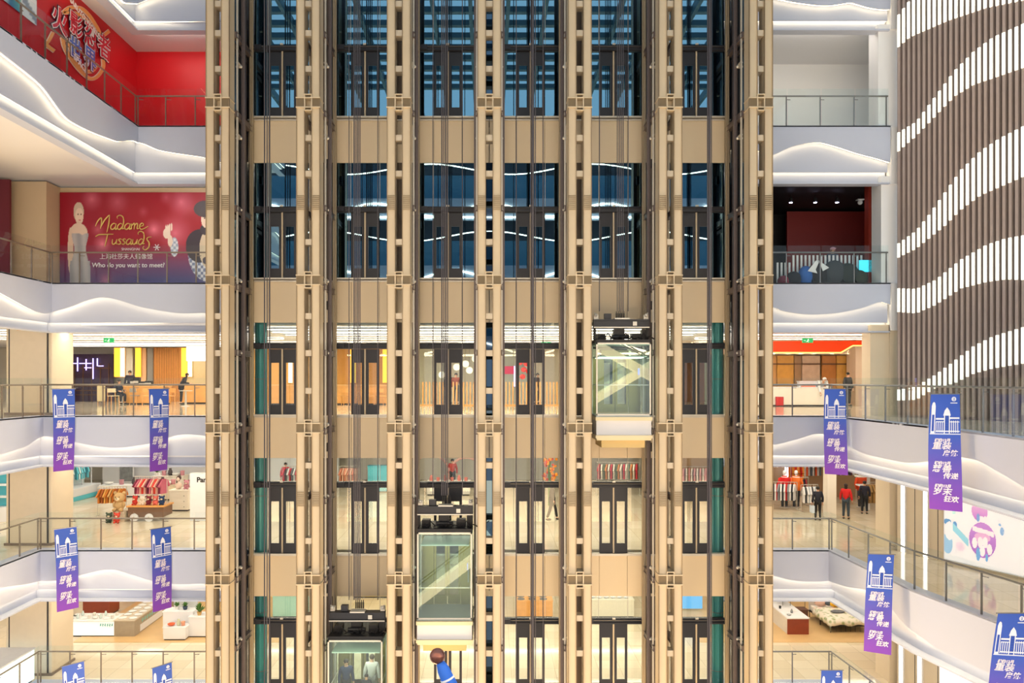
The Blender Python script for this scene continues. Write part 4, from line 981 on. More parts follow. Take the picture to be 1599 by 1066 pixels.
m = MB(); wbox(m, a-.03, b+.03, -.14, -.09, ZD+.08, ZD+2.26); rel(m, bb).build('case', WHITE, bb)
a, b = wt(1465), wt(1640)
m = MB(); wbox(m, a, b, -.14, -.08, ZE+.2, -8.55)
tag(m.build('light_screen', mat('soft_screen', '#f4f6fa', .4, emit=1.3)), 'plain white glowing screen on the right wall of the lowest level', 'screen')

# ---------------------------------------------------------------- furniture builders
def boxthing(name, label, cat, P, size, m, rz=0, top=None, group=None, base=True):
    t = thing(name, label, cat, P, rz, group); sx, sy, sz = size
    MB().box(-sx/2, sx/2, 0, sy, .06 if base else 0, sz-.04).build('body', m, t, bevel=.01)
    MB().box(-sx/2-.02, sx/2+.02, -.02, sy+.02, sz-.04, sz).build('top', top or m, t)
    if base: MB().box(-sx/2+.03, sx/2-.03, .03, sy-.03, 0, .06).build('plinth', CHAR, t)
    return t
def chair(P, rz, label, seat=WOOD, fr=WOOD, group='cafe chairs'):
    t = thing('chair', label, 'chair', P, rz, group)
    MB().box(-.21, .21, -.21, .21, .43, .47).build('seat', seat, t, bevel=.01); MB().box(-.21, .21, .19, .22, .62, .82).build('backrest', seat, t, bevel=.01)
    for sx in (-1, 1):
        for sy in (-1, 1): MB().tube([(sx*.2, sy*.2, 0), (sx*.18, sy*.18, .44)], .018, 6).build('leg', fr, t)
        MB().tube([(sx*.19, .2, .45), (sx*.2, .21, .82)], .016, 6).build('back_post', fr, t)
    return t
def garment_mesh(m, ln=.62, w_=.42, kind='top'):
    g = MB(); pr = [(-w_/2-.1, -.30), (-w_/2-.03, -.34), (-w_/2+.04, -.16), (-w_/2+.03, -ln), (w_/2-.03, -ln), (w_/2-.04, -.16), (w_/2+.03, -.34), (w_/2+.1, -.30), (w_/2-.02, -.05), (.06, 0), (0,-.03), (-.06, 0)]
    g.prism([(a, b-.08) for a, b in pr], -.035, .035, 'y'); g.tube([(0,0,-.09), (0,0,-.01), (.03,0,.02), (.0,0,.035)], .006, 5); return g.mesh('garment', m)
GM = {}
def rack(P, rz, W_, H_, cols, label, gname, n=None, ln=.62, turn=70, seed=1):
    t = thing('clothes_rack', label, 'clothes rack', P, rz)
    MB().tube([(-W_/2,0,H_), (W_/2,0,H_)], .015, 8).build('hanging_rail', BRKT, t)
    for s in (-1, 1):
        MB().tube([(s*W_/2,0,0), (s*W_/2,0,H_)], .015, 8).build('upright', BRKT, t); MB().tube([(s*W_/2,-.22,.02), (s*W_/2,.22,.02)], .015, 8).build('foot', BRKT, t)
    rnd = random.Random(seed); n = n or len(cols); used = {}
    Rm = Matrix.Rotation(rz, 3, 'Z')
    for i in range(n):
        c = cols[i % len(cols)]; key = (c[0], ln)
        if key not in GM: GM[key] = garment_mesh(cm(c[0], .8), ln)
        q = Vector(P)+Rm@Vector((-W_/2+.08+(W_-.16)*(i+.5)/n, 0, H_-.02))
        o = obj('hanging_garment', GM[key], None, q, (0, 0, rz+math.radians(turn+rnd.uniform(-8, 8))))
        tag(o, '%s garment hanging on the %s' % (c[1], gname), 'clothing', '%s garments on the %s' % (c[1], gname))
def plant(P, label, r=.25, h=.5, n=26, pot='#e8e8e8', potm=None):
    t = thing('potted_plant', label, 'plant', P); m = MB(); m.lathe([(.07,0),(.1,.14),(.09,.14),(.085,.12)], n=12); m.build('pot', cm(pot), t)
    rnd = random.Random(int(P[0]*10)); m = MB()
    for i in range(n):
        a = rnd.uniform(0, 2*PI); e_ = rnd.uniform(.2, 1.3); L_ = rnd.uniform(.6, 1)*r; b = Vector((0,0,.12)); d = Vector((math.cos(a)*math.cos(e_)*L_, math.sin(a)*math.cos(e_)*L_, .1+math.sin(e_)*(h-.2)))
        sd = Vector((-math.sin(a), math.cos(a), 0))*.045
        mid = b+d*.6; m.add([b, mid+sd, b+d+Vector((0,0,-.03)), mid-sd, mid+Vector((0,0,.015))], [(0,1,4),(1,2,4),(2,3,4),(3,0,4),(0,3,2,1)])
    m.build('foliage', LEAF, t); return t
def vessel(P, label, m, kind=0, s=1.0, group=None):
    pr = [[(.05,0),(.09,.02),(.11,.06),(.10,.06),(.05,.02)], [(.04,0),(.06,.05),(.05,.12),(.03,.16),(.035,.19)], [(.1,0),(.14,.012),(.14,.02),(.1,.012)], [(.05,0),(.055,.1),(.06,.12),(.0,.13)]][kind]
    g = MB(); g.lathe([(a*s, b*s) for a, b in pr], n=14); o = g.build(('bowl','vase','plate','lidded_jar')[kind], m, None, P, smooth=True)
    return tag(o, label, ('bowl','vase','plate','jar')[kind], group)
def exit_sign(P, label, w_=.42):
    t = thing('exit_sign', label, 'exit sign', P)
    MB().box(-w_/2, w_/2, -.02, .02, -.09, .09).build('sign_body', mat('exit_green', '#2fae66', .4, emit=.6), t)
    m = MB(); m.ball((.02,-.025,.04), (.018,.006,.018), 8, 5); m.bar((.02,-.025,.03),(-.01,-.025,-.02), .008, .02); m.bar((-.01,-.025,-.02),(.03,-.025,-.07), .008, .015); m.bar((-.01,-.025,-.02),(-.05,-.025,-.05), .008, .015); m.bar((.01,-.025,.02),(.05,-.025,.0), .008, .012); m.bar((-.16,-.025,0),(-.08,-.025,0), .008, .015)
    m.build('running_figure', mat('exit_white', '#ffffff', emit=.8), t)
    for s in (-1, 1): MB().tube([(s*.12,0,.09),(s*.12,0,(1.89 if P[2] > 0 else -2.73)-P[2])], .006, 5).build('hanger', BRKT, t)

# ================================================================ cafe level, left
exit_sign(at(170, 531, 30), 'green exit sign hanging from the ceiling of the left cafe gallery')
t = thing('restaurant_front', 'dark timber restaurant front with purple and white neon bars', 'shop front', (at(128,0,43)[0], 43.2, ZC)); Wd = 3.1
MB().box(-1.6, 1.7, 0, .15, 0, 2.75).build('dark_panel', mat('aubergine', '#3a2740', .5), t)
m = MB()
for i in range(7): m.box(-1.55+i*.5, -1.50+i*.5, -.06, 0, 0, 2.2)
for z_ in (.35, .6, .85, 1.9): m.box(-1.6, 1.65, -.08, 0, z_, z_+.06)
m.build('timber_frame', DWOOD, t)
NEO = mat('neon_violet', '#cfc4ff', emit=2.2, ecol='#b9a8ff')
for x0, z0_, x1, z1_ in ((-1.5,2.3,-.95,2.3),(-1.15,2.5,-1.15,1.9),(-.9,2.2,-.3,2.2),(-.3,2.55,-.3,1.75),(-.2,2.2,.5,2.2),(.2,2.45,.2,1.8),(.1,1.95,.5,1.95),(.6,2.5,.6,1.3),(.85,2.5,.85,2.05),(.9,2.05,1.2,2.05)):
    MB().bar((x0,-.12,z0_), (x1,-.12,z1_+1e-4), .05, .05).build('neon_bar', NEO, t)
YEL = mat('yellow_lantern', '#ffc23a', emit=1.3, ecol='#ffc23a'); WHL = mat('white_lantern', '#fff6d8', emit=1.8, ecol='#fff0c0')
for u, w_, m_, nm in ((184, 12, YEL, 'yellow glowing wall panel nearest the neon restaurant'), (190.5, 6, WHL, 'white glowing panel right of the first yellow panel'), (215, 8, YEL, 'yellow glowing wall panel behind the cafe machines'),
                      (287, 8, YEL, 'yellow glowing panel right of the timber wall'), (296, 6, WHL, 'white glowing panel near the lift tower')):
    x_, _, zt3 = at(u, 543, 42.63); zb3 = at(u, 588, 42.63)[2]; ww = w_*42/F/2
    t = thing('glowing_panel', nm, 'lamp', (x_, 42.63, zb3)); MB().box(-ww, ww, 0, .1, 0, zt3-zb3).build('diffuser', m_, t); MB().box(-ww-.02, ww+.02, .1, .16, -.02, zt3-zb3+.02).build('frame', WOOD, t)
x_, _, _ = at(304, 0, 42); tag(MB().box(x_-.55, x_+.7, 42.2, 42.3, at(0,563,42)[2], at(0,538,42)[2]).build('menu_screen', mat('menu_glow', '#ffffff', emit=2.0)), 'blank bright white screen above the right end of the cafe', 'screen')
xa, xb = at(240,0,42.6)[0], at(283,0,42.6)[0]
t = thing('timber_wall', 'orange timber slat wall behind the cafe counter', 'wall panel', ((xa+xb)/2, 42.6, ZC)); MB().box(xa-t.location[0], xb-t.location[0], 0, .1, 0, 3.1).build('boards', WOOD, t)
m = MB(); n = 16
for i in range(n): x_ = xa+(xb-xa)*(i+.5)/n-t.location[0]; m.box(x_-.02, x_+.02, -.04, 0, 0, 3.1)
m.build('battens', mat('batten', '#b4763a'), t); 
for u0, u1, h_, nm in ((194, 207, '#c8c4bc', 'grey patterned'), (284, 330, '#c9b48a', 'sand beige'), (220, 228, '#d8b08a', 'pale orange'), (230, 239, '#8c8a88', 'dark grey')):
    xa, xb = at(u0,0,42.8)[0], at(u1,0,42.8)[0]; tag(MB().box(xa, xb, 42.8, 42.95, ZC, 1.8).build('wall_panel', cm(h_)), '%s upright wall panel behind the left cafe counter' % nm, 'wall panel')
x_, y_, _ = fp(225, 631, ZC); cA = boxthing('cafe_counter', 'long orange timber cafe counter with black machines on it', 'counter', (x_, y_, ZC), (2.15, .8, .95), WOOD, top=mat('counter_top', '#e8b878', .3))
for i, (u, w_, h_) in enumerate(((208, .22, .38), (214, .3, .42), (224, .4, .22), (233, .35, .25))):
    x2 = at(u,0,y_+.4)[0]; t = thing('coffee_machine', ['tall black grinder at the left end of the cafe counter', 'black coffee machine second on the cafe counter', 'low black machine in the middle of the cafe counter', 'low black machine near the right end of the counter'][i], 'coffee machine', (x2, y_+.4, ZC+.95))
    MB().box(-w_/2, w_/2, -.12, .12, 0, h_).build('body', BLACK, t, bevel=.015); MB().box(-w_/2+.03, w_/2-.03, -.16, -.12, h_*.3, h_*.6).build('front_panel', BRKT, t)
x_, y_, _ = fp(303, 630, ZC); boxthing('cafe_counter', 'second timber cafe counter beside the lift tower, under the white screen', 'counter', (x_, y_, ZC), (1.3, .8, 1.05), WOOD, top=MATS['counter_top'])
for u, v, rz, lb, c in ((229, 632, .4, 'wooden armchair with orange legs in front of the cafe counter', WOOD), (212, 631, 2.9, 'grey upholstered chair left of the wooden armchair', cm('#9a948c')),
                     (264, 632, -.6, 'low wooden stool chair right of the right banner', WOOD), (177, 632, .9, 'pale chair left of the seated cafe guest', cm('#cfc0a0'))):
    chair(fp(u, v, ZC), rz, lb, c)
t = thing('cafe_table', 'pale grey round pedestal table at the right of the cafe', 'table', fp(290, 634, ZC)); MB().lathe([(.3,.72),(.3,.75)], n=20).build('top', cm('#b8b4aa'), t); MB().lathe([(.22,0),(.05,.04),(.04,.72)], n=14).build('pedestal', BRKT, t)
t = thing('easel_sign', 'small pale easel sign standing on the cafe floor near the column', 'sign', fp(158, 631, ZC)); MB().box(-.2,.2,-.02,.02,.15,.95).build('board', cm('#c8b890'), t)
for s in (-1, 1): MB().tube([(s*.17,0,0),(s*.12,0,1.05)], .014, 6).build('leg', WOOD, t)

# ---------------------------------------------------------------- cafe level, right
m = MB(); pp = [(1195,532.5),(1366,531.5),(1366,539),(1332,539),(1313,550),(1208,550),(1195,545)]
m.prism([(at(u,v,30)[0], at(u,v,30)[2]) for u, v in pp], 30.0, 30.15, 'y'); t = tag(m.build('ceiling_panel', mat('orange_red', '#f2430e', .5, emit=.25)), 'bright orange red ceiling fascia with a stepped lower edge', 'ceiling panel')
m = MB()
for (u, v), (u2, v2) in zip(pp[2:], pp[3:-1]): m.bar(at(u,v+.4,29.98), at(u2,v2+.4,29.98), .03, .045)
m.build('edge_light', mat('orange_led', '#ffb060', emit=2.5), t)
exit_sign(at(1261, 531.5, 29.4), 'green exit sign hanging in front of the orange red ceiling fascia')
for u0, u1, h_, nm in ((1195,1213,'#b8834a','left edge'),(1213,1240,'#c08a3c','left gold'),(1240,1252,'#8c6a4a','narrow brown'),(1252,1281,'#b89a84','pale mottled stone'),(1283,1306,'#a86a30','warm amber'),(1306,1336,'#c89448','right gold')):
    xa, xb = at(u0,0,36.5)[0]+.02, at(u1,0,36.5)[0]-.02
    t = thing('wall_niche', nm+' panel of the lit stone wall under the orange ceiling', 'wall panel', ((xa+xb)/2, 36.5, ZC)); MB().box(-(xb-xa)/2, (xb-xa)/2, 0, .15, 0, 2.45).build('stone_slab', mat('slab_'+h_[1:], h_, .35, noise=.3, nscale=2.5), t)
    MB().box(-(xb-xa)/2, (xb-xa)/2, -.06, 0, 2.0, 2.06).build('ledge', DWOOD, t)
    L_ = bpy.data.lights.new('spot', 'SPOT'); L_.energy = 25; L_.color = (1,.8,.5); L_.spot_size = 1.2; L_.shadow_soft_size = .05; lo = bpy.data.objects.new('downlight', L_); COL.objects.link(lo); lo.location = (0, -.35, 2.7); lo.parent = t
wall('wall_back', CREAM, (13.6, 20, 38.5, 38.7, ZC, 1.9)); wall('wall_back', mat('cream_bulkhead', '#e4d2bc', .5), (8.4, 20, 36.2, 36.4, ZC+2.5, 1.9))
xa, xb = at(1336,0,35.5)[0], at(1366,0,35.5)[0]; wall('wall_right', mat('pinkish_pier', '#d8bfa8', .4), (xa, xb+.2, 35.5, 36.4, ZC, 1.9))
x_, y_, _ = fp(1245, 634, ZC); t = boxthing('serving_counter', 'long cream serving counter under the orange red ceiling', 'counter', (x_-.2, y_, ZC), (3.6, .7, .92), CREAM, top=WHITE)
boxthing('display_case', 'white display case standing on the cream serving counter', 'display case', (at(1264,0,y_+.35)[0], y_+.45, ZC+.92), (.95, .2, .28), WHITE, base=False)
tag(MB().box(-.3,.3,-.12,.12,0,.05).build('serving_tray', cm('#f06a28'), None, (at(1262,0,y_+.2)[0], y_+.2, ZC+.92)), 'orange tray lying on the cream serving counter', 'tray')
t = thing('hose_box', 'red fire hose box on the front of the cream counter', 'fire hose box', (at(1217,0,y_-.04)[0], y_-.06, at(0,633,y_)[2])); MB().box(-.18,.18,-.04,.03,0,.42).build('box_body', mat('fire_red', '#b01c20', .4), t); MB().box(-.15,.15,-.05,-.04,.03,.39).build('door', mat('fire_red2', '#c42a2c', .4), t)

# ================================================================ clothes level, left
g0, g1 = Vector(fp(99, 788, ZD)), Vector(fp(158, 772, ZD)); gv = (g1-g0); ang = math.atan2(gv.y, gv.x); GL = gv.length
t = thing('shop_shelf', 'long white and cyan shelf island hung with cyan goods', 'shelf', g0, ang); CY_ = mat('cyan', '#5cc8dc', .4); 
MB().box(0, GL, 0, 1.1, 0, .22).build('cyan_plinth', CY_, t, bevel=.03); MB().box(0, GL, 0, 1.1, .22, .62).build('white_base', WHITE, t, bevel=.03)
MB().box(0, GL, .9, .98, .62, 1.9).build('back_board', cm('#e6f4f6'), t); MB().box(0, GL, .5, 1.0, 1.9, 2.2).build('header', CY_, t)
for i in range(5): MB().box(GL*i/4-.02, GL*i/4+.02, .5, .54, .62, 1.9).build('upright', WHITE, t)
Rm = Matrix.Rotation(ang, 3, 'Z'); CG = garment_mesh(CY_, .62, .34); CG2 = garment_mesh(cm('#d6eef0'), .62, .34)
for i in range(16):
    if i % 5 == 4: continue
    q = g0+Rm@Vector((.2+i*(GL-.4)/15, .62, 1.62)); c = i % 3 != 2
    tag(obj('hanging_garment', CG if c else CG2, None, q, (0,0,ang+.9)), '%s garment hanging on the white and cyan shelf island' % ('cyan' if c else 'pale'), 'clothing', '%s garments on the cyan island' % ('cyan' if c else 'pale'))
t = thing('shop_shelf', 'cyan and white wall shelf at the far left edge, behind the column', 'shelf', (at(2,0,31)[0], 31, ZD)); MB().box(-1.2,.3,0,.5,0,.6).build('white_base', WHITE, t); MB().box(-1.2,.3,.4,.5,.6,2.3).build('back_board', CY_, t)
for z_ in (1.0, 1.5, 2.0): MB().box(-1.2,.3,0,.4,z_,z_+.05).build('shelf_board', WHITE, t)
t = thing('frosted_tree', 'small frosted white and grey Christmas tree at the end of the cyan island', 'christmas tree', fp(103, 790, ZD)); m = MB(); rnd = random.Random(3)
MB().tube([(0,0,0),(0,0,.3)], .03, 8).build('trunk', DWOOD, t)
for i in range(9): m.lathe([(.33-.034*i, .15+i*.1), (.04, .30+i*.1)], n=11)
m.build('branches', mat('frost', '#aab0a8', .7, noise=.4, nscale=14), t); m = MB()
for i in range(30): a = rnd.uniform(0,6.28); z_ = rnd.uniform(.2,.95); r_ = .33*(1.05-z_); m.ball((r_*math.cos(a), r_*math.sin(a), z_), .025, 6, 5)
m.build('snow_balls', WHITE, t)
rack(fp(175, 804, ZD), .25, 1.15, 1.25, [('#c8762a','orange brown'),('#a85a28','rust'),('#d8a050','golden'),('#c8762a','orange brown'),('#dcb070','tan')], 'low rack of orange and brown clothes beside the teddy bear', 'rack beside the teddy bear', 9, .6)
cx_, cy_, _ = fp(226, 814, ZD)
t = thing('wooden_cart', 'dark wooden display cart with white wheels heaped with toys', 'cart', (cx_, cy_, ZD)); MB().box(-.72,.78,0,.9,.18,.62).build('body', mat('cart_wood', '#7a5c48', .5, noise=.2), t, bevel=.02); MB().box(-.76,.82,-.04,.94,.6,.66).build('rim', WOOD, t)
for s, x_ in ((0, -.42), (1, .2)):
    wq = MB().tube([(x_,-.08,.17),(x_,-.02,.17)], .17, 20).build('wheel', WHITE, t); MB().tube([(x_,-.1,.17),(x_,-.08,.17)], .05, 10).build('hub', BRKT, wq)
obj('lettering', text_mesh('HAPPY', .15, PWH, .003), t, (.05,-.01,.42), (PI/2,0,0)) if False else None
rk = Vector((cx_+.05, cy_+.55, ZD+.66))
rack((cx_+.02, cy_+.55, ZD+.66), 0, 1.35, 1.15, [('#7a2440','dark pink'),('#c86a80','rose'),('#e8b8a8','blush'),('#d83a34','red'),('#e8b8a8','blush')], 'rack of pink and red clothes standing in the wooden cart', 'rack in the wooden cart', 12, .62, seed=4)
def teddy(P, rz, label, m_, s=1.0, name='teddy_bear'):
    t = thing(name, label, 'soft toy', P, rz); m = MB(); m.ball((0,0,.2*s), (.17*s,.14*s,.2*s)); 
    for sx in (-1, 1): m.ball((sx*.17*s,-.05*s,.25*s), (.06*s,.06*s,.12*s), 8, 6); m.ball((sx*.12*s,-.14*s,.07*s), (.07*s,.12*s,.07*s), 8, 6)
    m.ball((0,-.02*s,.5*s), (.2*s,.17*s,.18*s)); 
    for sx in (-1, 1): m.ball((sx*.16*s,0,.66*s), (.07*s,.04*s,.07*s), 8, 6)
    m.build('body', m_, t, smooth=True); MB().ball((0,-.17*s,.46*s), (.08*s,.05*s,.06*s), 8, 6).build('muzzle', cm('#f0e0c4'), t, smooth=True)
    m = MB(); m.ball((0,-.22*s,.48*s), .02*s, 6, 5)
    for sx in (-1, 1): m.ball((sx*.07*s,-.175*s,.54*s), .018*s, 6, 5)
    m.build('eyes_and_nose', BLACK, t); return t
teddy((cx_-.72-.38, cy_+.1, ZD+.42), .0, 'big tan teddy bear sitting left of the wooden cart', cm('#c8a878', .9), 1.15)
tag(MB().box(-.3,.3,-.25,.3,0,.42).build('display_block', cm('#d8c8b0'), None, (cx_-1.1, cy_+.15, ZD)), 'small block under the big teddy bear', 'display block')
teddy((cx_-1.0, cy_-.32, ZD), .1, 'round orange red soft toy on the floor in front of the teddy bear', cm('#e0442c', .9), .62, 'soft_toy')
teddy((cx_-1.36, cy_-.25, ZD), .2, 'dark green and white soft toy left of the orange red one', cm('#3c4a38', .9), .6, 'soft_toy')
for i, (x_, c, nm) in enumerate(((-.5,'#c83a30','red'),(-.2,'#e8dcd0','cream'),(.08,'#7a2030','dark red'),(.36,'#d86a60','pink'),(.62,'#28406a','navy'))):
    teddy((cx_+x_, cy_+.22, ZD+.66), .1*i-.2, '%s soft toy sitting in the front row of the wooden cart' % nm, cm(c, .9), .55, 'soft_toy')
plant((cx_-.1, cy_+1.35, ZD+1.75), 'leafy green potted plant on a tall stand behind the cart', .4, .6, 34); t = thing('plant_stand', 'tall slim white stand under the green plant', 'stand', (cx_-.1, cy_+1.35, ZD)); MB().box(-.16,.16,-.16,.16,1.7,1.75).build('top', WHITE, t); MB().box(-.12,.12,-.12,.12,0,1.7).build('column', WHITE, t)
x_, y_, _ = fp(279, 798, ZD); t = boxthing('drawer_unit', 'cream drawer unit with small black knobs, left of the white sign board', 'drawer unit', (x_, y_, ZD), (.85, .8, .95), CREAM)
for z_ in (.2, .45, .7):
    dq = MB().box(-.39,.39,-.015,0,z_-.1,z_+.12).build('drawer', CREAM, t); MB().ball((.25,-.03,z_), .02, 6, 5).build('knob', BLACK, dq)
t = thing('mannequin_bust', 'mannequin bust with long dark brown hair on the drawer unit', 'mannequin', (x_-.15, y_+.35, ZD+.95)); m = MB(); m.lathe([(.09,0),(.14,.12),(.16,.22),(.06,.3),(.055,.36)], n=14); m.ball((0,0,.46), (.085,.1,.12)); m.build('bust', cm('#e8d0c0'), t, smooth=True); m = MB(); m.ball((0,.03,.5), (.11,.11,.12)); m.ball((-.06,.06,.32), (.07,.07,.2)); m.build('hair', mat('brown_hair', '#3a1c18', .6), t, smooth=True)
teddy((x_+.22, y_+.35, ZD+.95), 0, 'pink soft toy beside the mannequin bust', cm('#c88a98', .9), .6, 'soft_toy')
x_, y_, _ = fp(309, 813, ZD); t = thing('sign_board', 'tall white board with black lettering cut off by the lift tower', 'sign', (x_, y_, ZD)); MB().box(-.34,.6,0,.3,0,2.0).build('board', WHITE, t, bevel=.01); obj('lettering', text_mesh('Pan', .3, BLACK, .004, .008, 0, 'LEFT'), t, (-.05,-.01,1.72), (PI/2,0,0))
t = thing('wall_picture', 'grey graphic picture on the white back wall of the shop', 'picture', at(197, 753, 41)); MB().box(-.42,.42,0,.05,0,.95).build('frame', WHITE, t); MB().box(-.36,.36,-.01,0,.06,.89).build('print', mat('grey_print', '#8f949a', .6, noise=.6, nscale=5), t)
wall('wall_back', mat('shop_white', '#eef2fa', .5), (at(160,0,41.3)[0], -8.4, 41.3, 41.5, ZD, -2.73))
for i, (u, v, sx, c) in enumerate(((205, 776, 3.2, '#f2f4fa'), (250, 781, 1.3, '#e0d2b8'), (262, 770, 1.6, '#efe8dc'))):
    x_, y_, _ = fp(u, v, ZD); boxthing('display_table', ['long low white display table at the back of the toy shop', 'low sand coloured display table behind the drawer unit', 'cream display table at the back near the lift tower'][i], 'table', (x_, y_, ZD), (sx, .7, .6+.15*i), cm(c))
    for j in range(5):
        vessel((x_-sx*.4+j*sx*.2, y_+.3, ZD+.6+.15*i), ['small folded pale item'][0] if False else '%s on the %s display table' % (['white bowl','pink jar','dark vase','white bowl','pink jar'][j], ['long white','sand coloured','back cream'][i]), cm(['#f4f4f4','#d89aa8','#4a4448','#f4f4f4','#d89aa8'][j]), [0,3,1,0,3][j], 2.0, '%s on the %s display table' % (['white bowls','pink jars','dark vases','white bowls','pink jars'][j], ['long white','sand coloured','back cream'][i]))

# ---------------------------------------------------------------- clothes level, right
x_, y_, _ = fp(1299, 811, ZD); t = thing('pillar', 'slim cream square pillar at the shop entrance', 'column', (x_, y_, ZD)); MB().box(-.19,.19,0,.4,0,3.2).build('shaft', CREAM, t); MB().box(-.2,.2,-.01,.41,0,.08).build('base', BRKT, t)
wall('wall_back', mat('shop_tan', '#b89878', .5), (8.4, 20, 37.5, 37.7, ZD, -2.73))
R1 = [('#1f2230','black'),('#e8e8ea','white'),('#c82830','red'),('#8a8f98','grey'),('#e8e8ea','white')]
rack(fp(1224, 795, ZD), -.15, 1.15, 1.25, R1, 'low rack of black, white and red clothes nearest the lift tower', 'low rack nearest the lift tower', 12, .72, seed=2)
rack(fp(1248, 790, ZD), .1, .9, 1.35, [('#23263a','navy'),('#5a3a28','brown'),('#23263a','navy'),('#8a1c24','wine')], 'rack of navy and brown clothes left of the black coat', 'rack left of the black coat', 8, .75, seed=5)
rack((at(1214,0,36)[0], 36, ZD+1.0), 0, 1.3, 1.5, [('#e8c8b8','pale pink'),('#f0e0d8','cream'),('#b06a70','mauve')], 'high wall rack of pale pink clothes at the shop back', 'high wall rack at the back', 9, .7, seed=6)
rack(fp(1262, 778, ZD), 0, 1.5, 1.95, [('#f0f0f0','white'),('#e85a30','orange'),('#c8ccd4','silver'),('#606a78','slate')], 'tall rack of white and orange clothes in the middle of the shop', 'tall rack in the middle', 12, .7, seed=7)
rack(fp(1319, 785, ZD), 0, 1.1, 2.2, [('#22263a','midnight'),('#5a1c30','burgundy'),('#c8c8cc','light grey')], 'tall rack of midnight and burgundy clothes behind the red jacket', 'tall rack behind the red jacket', 9, .75, seed=8)
rack(fp(1362, 800, ZD), .2, .7, 1.35, [('#8a6a3c','olive'),('#a8824a','camel')], 'short rack of olive and camel coats at the shop edge', 'short rack at the shop edge', 7, .8, seed=9)
rack(fp(1264, 798, ZD), .1, .8, 1.2, [('#f0f0f0','snow white'),('#3c4048','graphite'),('#f0f0f0','snow white'),('#b8c4d0','ice blue')], 'short rack of white and ice blue clothes behind the black coat', 'short rack behind the black coat', 8, .7, seed=11)
rack(fp(1243, 782, ZD), 0, .9, 1.8, [('#e8701c','tangerine'),('#d8281c','scarlet'),('#f0a040','amber')], 'tall rack of tangerine and scarlet clothes under the white screen', 'tall rack under the white screen', 9, .7, seed=12)
for i, (u, v, c, nm) in enumerate(((1225, 765, '#e01a1c', 'bright red'), (1243, 764, '#f0782a', 'orange'), (1345, 768, '#d8481c', 'rust orange'))):
    q = (at(u,0,34.5)[0], 34.5, ZD); t = thing('mannequin', 'mannequin in a %s jacket inside the clothes shop' % nm, 'mannequin', q)
    m = MB(); m.lathe([(.12,.85),(.13,1.0),(.11,1.12),(.17,1.35),(.16,1.42),(.05,1.46),(.045,1.52)], n=14); m.ball((0,0,1.62), (.08,.09,.11)); m.build('figure', WHITE, t, smooth=True)
    m = MB(); m.lathe([(.2,.8),(.2,1.0),(.18,1.15),(.22,1.36),(.08,1.47)], n=14); m.tube([(.2,0,1.36),(.27,0,1.1),(.25,-.05,.86)], [.08,.065,.05], 8); m.tube([(-.2,0,1.36),(-.27,0,1.1),(-.25,-.05,.86)], [.08,.065,.05], 8); m.build('jacket', cm(c, .8), t, smooth=True)
    m = MB(); m.tube([(.09,0,.85),(.09,0,.05)], [.1,.06], 8); m.tube([(-.09,0,.85),(-.09,0,.05)], [.1,.06], 8); m.build('trousers', cm('#30343c'), t); MB().lathe([(.22,0),(.22,.03)], n=16).build('base_plate', BRKT, t)
q = at(1237, 744, 36.8); tag(MB().box(-.35,.35,0,.06,0,.55).build('shop_screen', mat('shop_screen', '#f4f6ff', emit=2.0), None, q), 'bright white screen on the back wall of the clothes shop', 'screen')
t = thing('shelf_stand', 'white tiered shelf stand at the right end of the shop', 'shelf', fp(1357, 796, ZD)); MB().box(-.05,.05,0,.1,0,1.9).build('upright', WHITE, t)
for z_, w_ in ((1.1,.5),(1.5,.55),(1.9,.45)): MB().box(-w_,w_,-.15,.25,z_,z_+.06).build('shelf_board', WHITE, t, bevel=.01)
for i in range(5): vessel((t.location[0]-.4+i*.2, t.location[1], ZD+1.56), 'small cream vase on the white tiered shelf stand', CREAM, 1, 1.1, 'cream vases on the tiered stand')

# ================================================================ lowest level, left
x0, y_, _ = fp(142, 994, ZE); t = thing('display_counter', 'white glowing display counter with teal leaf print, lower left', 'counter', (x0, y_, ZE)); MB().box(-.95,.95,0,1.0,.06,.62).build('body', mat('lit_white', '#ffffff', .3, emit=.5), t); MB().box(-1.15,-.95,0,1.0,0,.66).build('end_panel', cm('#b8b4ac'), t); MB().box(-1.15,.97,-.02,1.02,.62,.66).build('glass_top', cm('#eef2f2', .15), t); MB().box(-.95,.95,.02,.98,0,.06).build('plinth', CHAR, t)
def leafprint(t, x0, x1, y, z0_, z1_, n, ax='x'):
    rnd = random.Random(n)
    m = MB()
    for i in range(n):
        a = x0+(x1-x0)*(i+.5)/n; w_ = (x1-x0)/n*.4
        m.prism([(a-w_,(z0_+z1_)/2),(a, z0_+rnd.uniform(0,.03)),(a+w_,(z0_+z1_)/2+.03),(a+w_*.2, z1_)], y-.004, y, 'y' if ax == 'x' else 'x')
    m.build('leaf_print', mat('teal_print', '#7fc4c0', .4), t)
leafprint(t, .35, .92, -.001, .38, .58, 6)
t2 = thing('display_counter', 'long grey stone display counter running back with rows of white dishes', 'counter', (fp(194, 994, ZE)[0], y_, ZE)); MB().box(-.42,.42,0,5.6,0,.64).build('body', mat('grey_stone', '#a89e8e', .5, noise=.12, nscale=6), t2); MB().box(-.44,.44,-.02,5.62,.64,.68).build('top', cm('#c8bca8'), t2)
leafprint(t2, .6, 2.4, .424, .36, .58, 8, 'y'); MB().box(.42,.425,.5,2.6,.06,.34).build('white_panel', WHITE, t2)
xs2 = t2.location[0]
for i in range(12):
    for s in (-1, 1): vessel((xs2+s*.22, y_+.3+i*.44, ZE+.68), 'white dish on the grey stone display counter', cm('#f6f6f6', .2), 2, 1.2, 'white dishes on the grey counter')
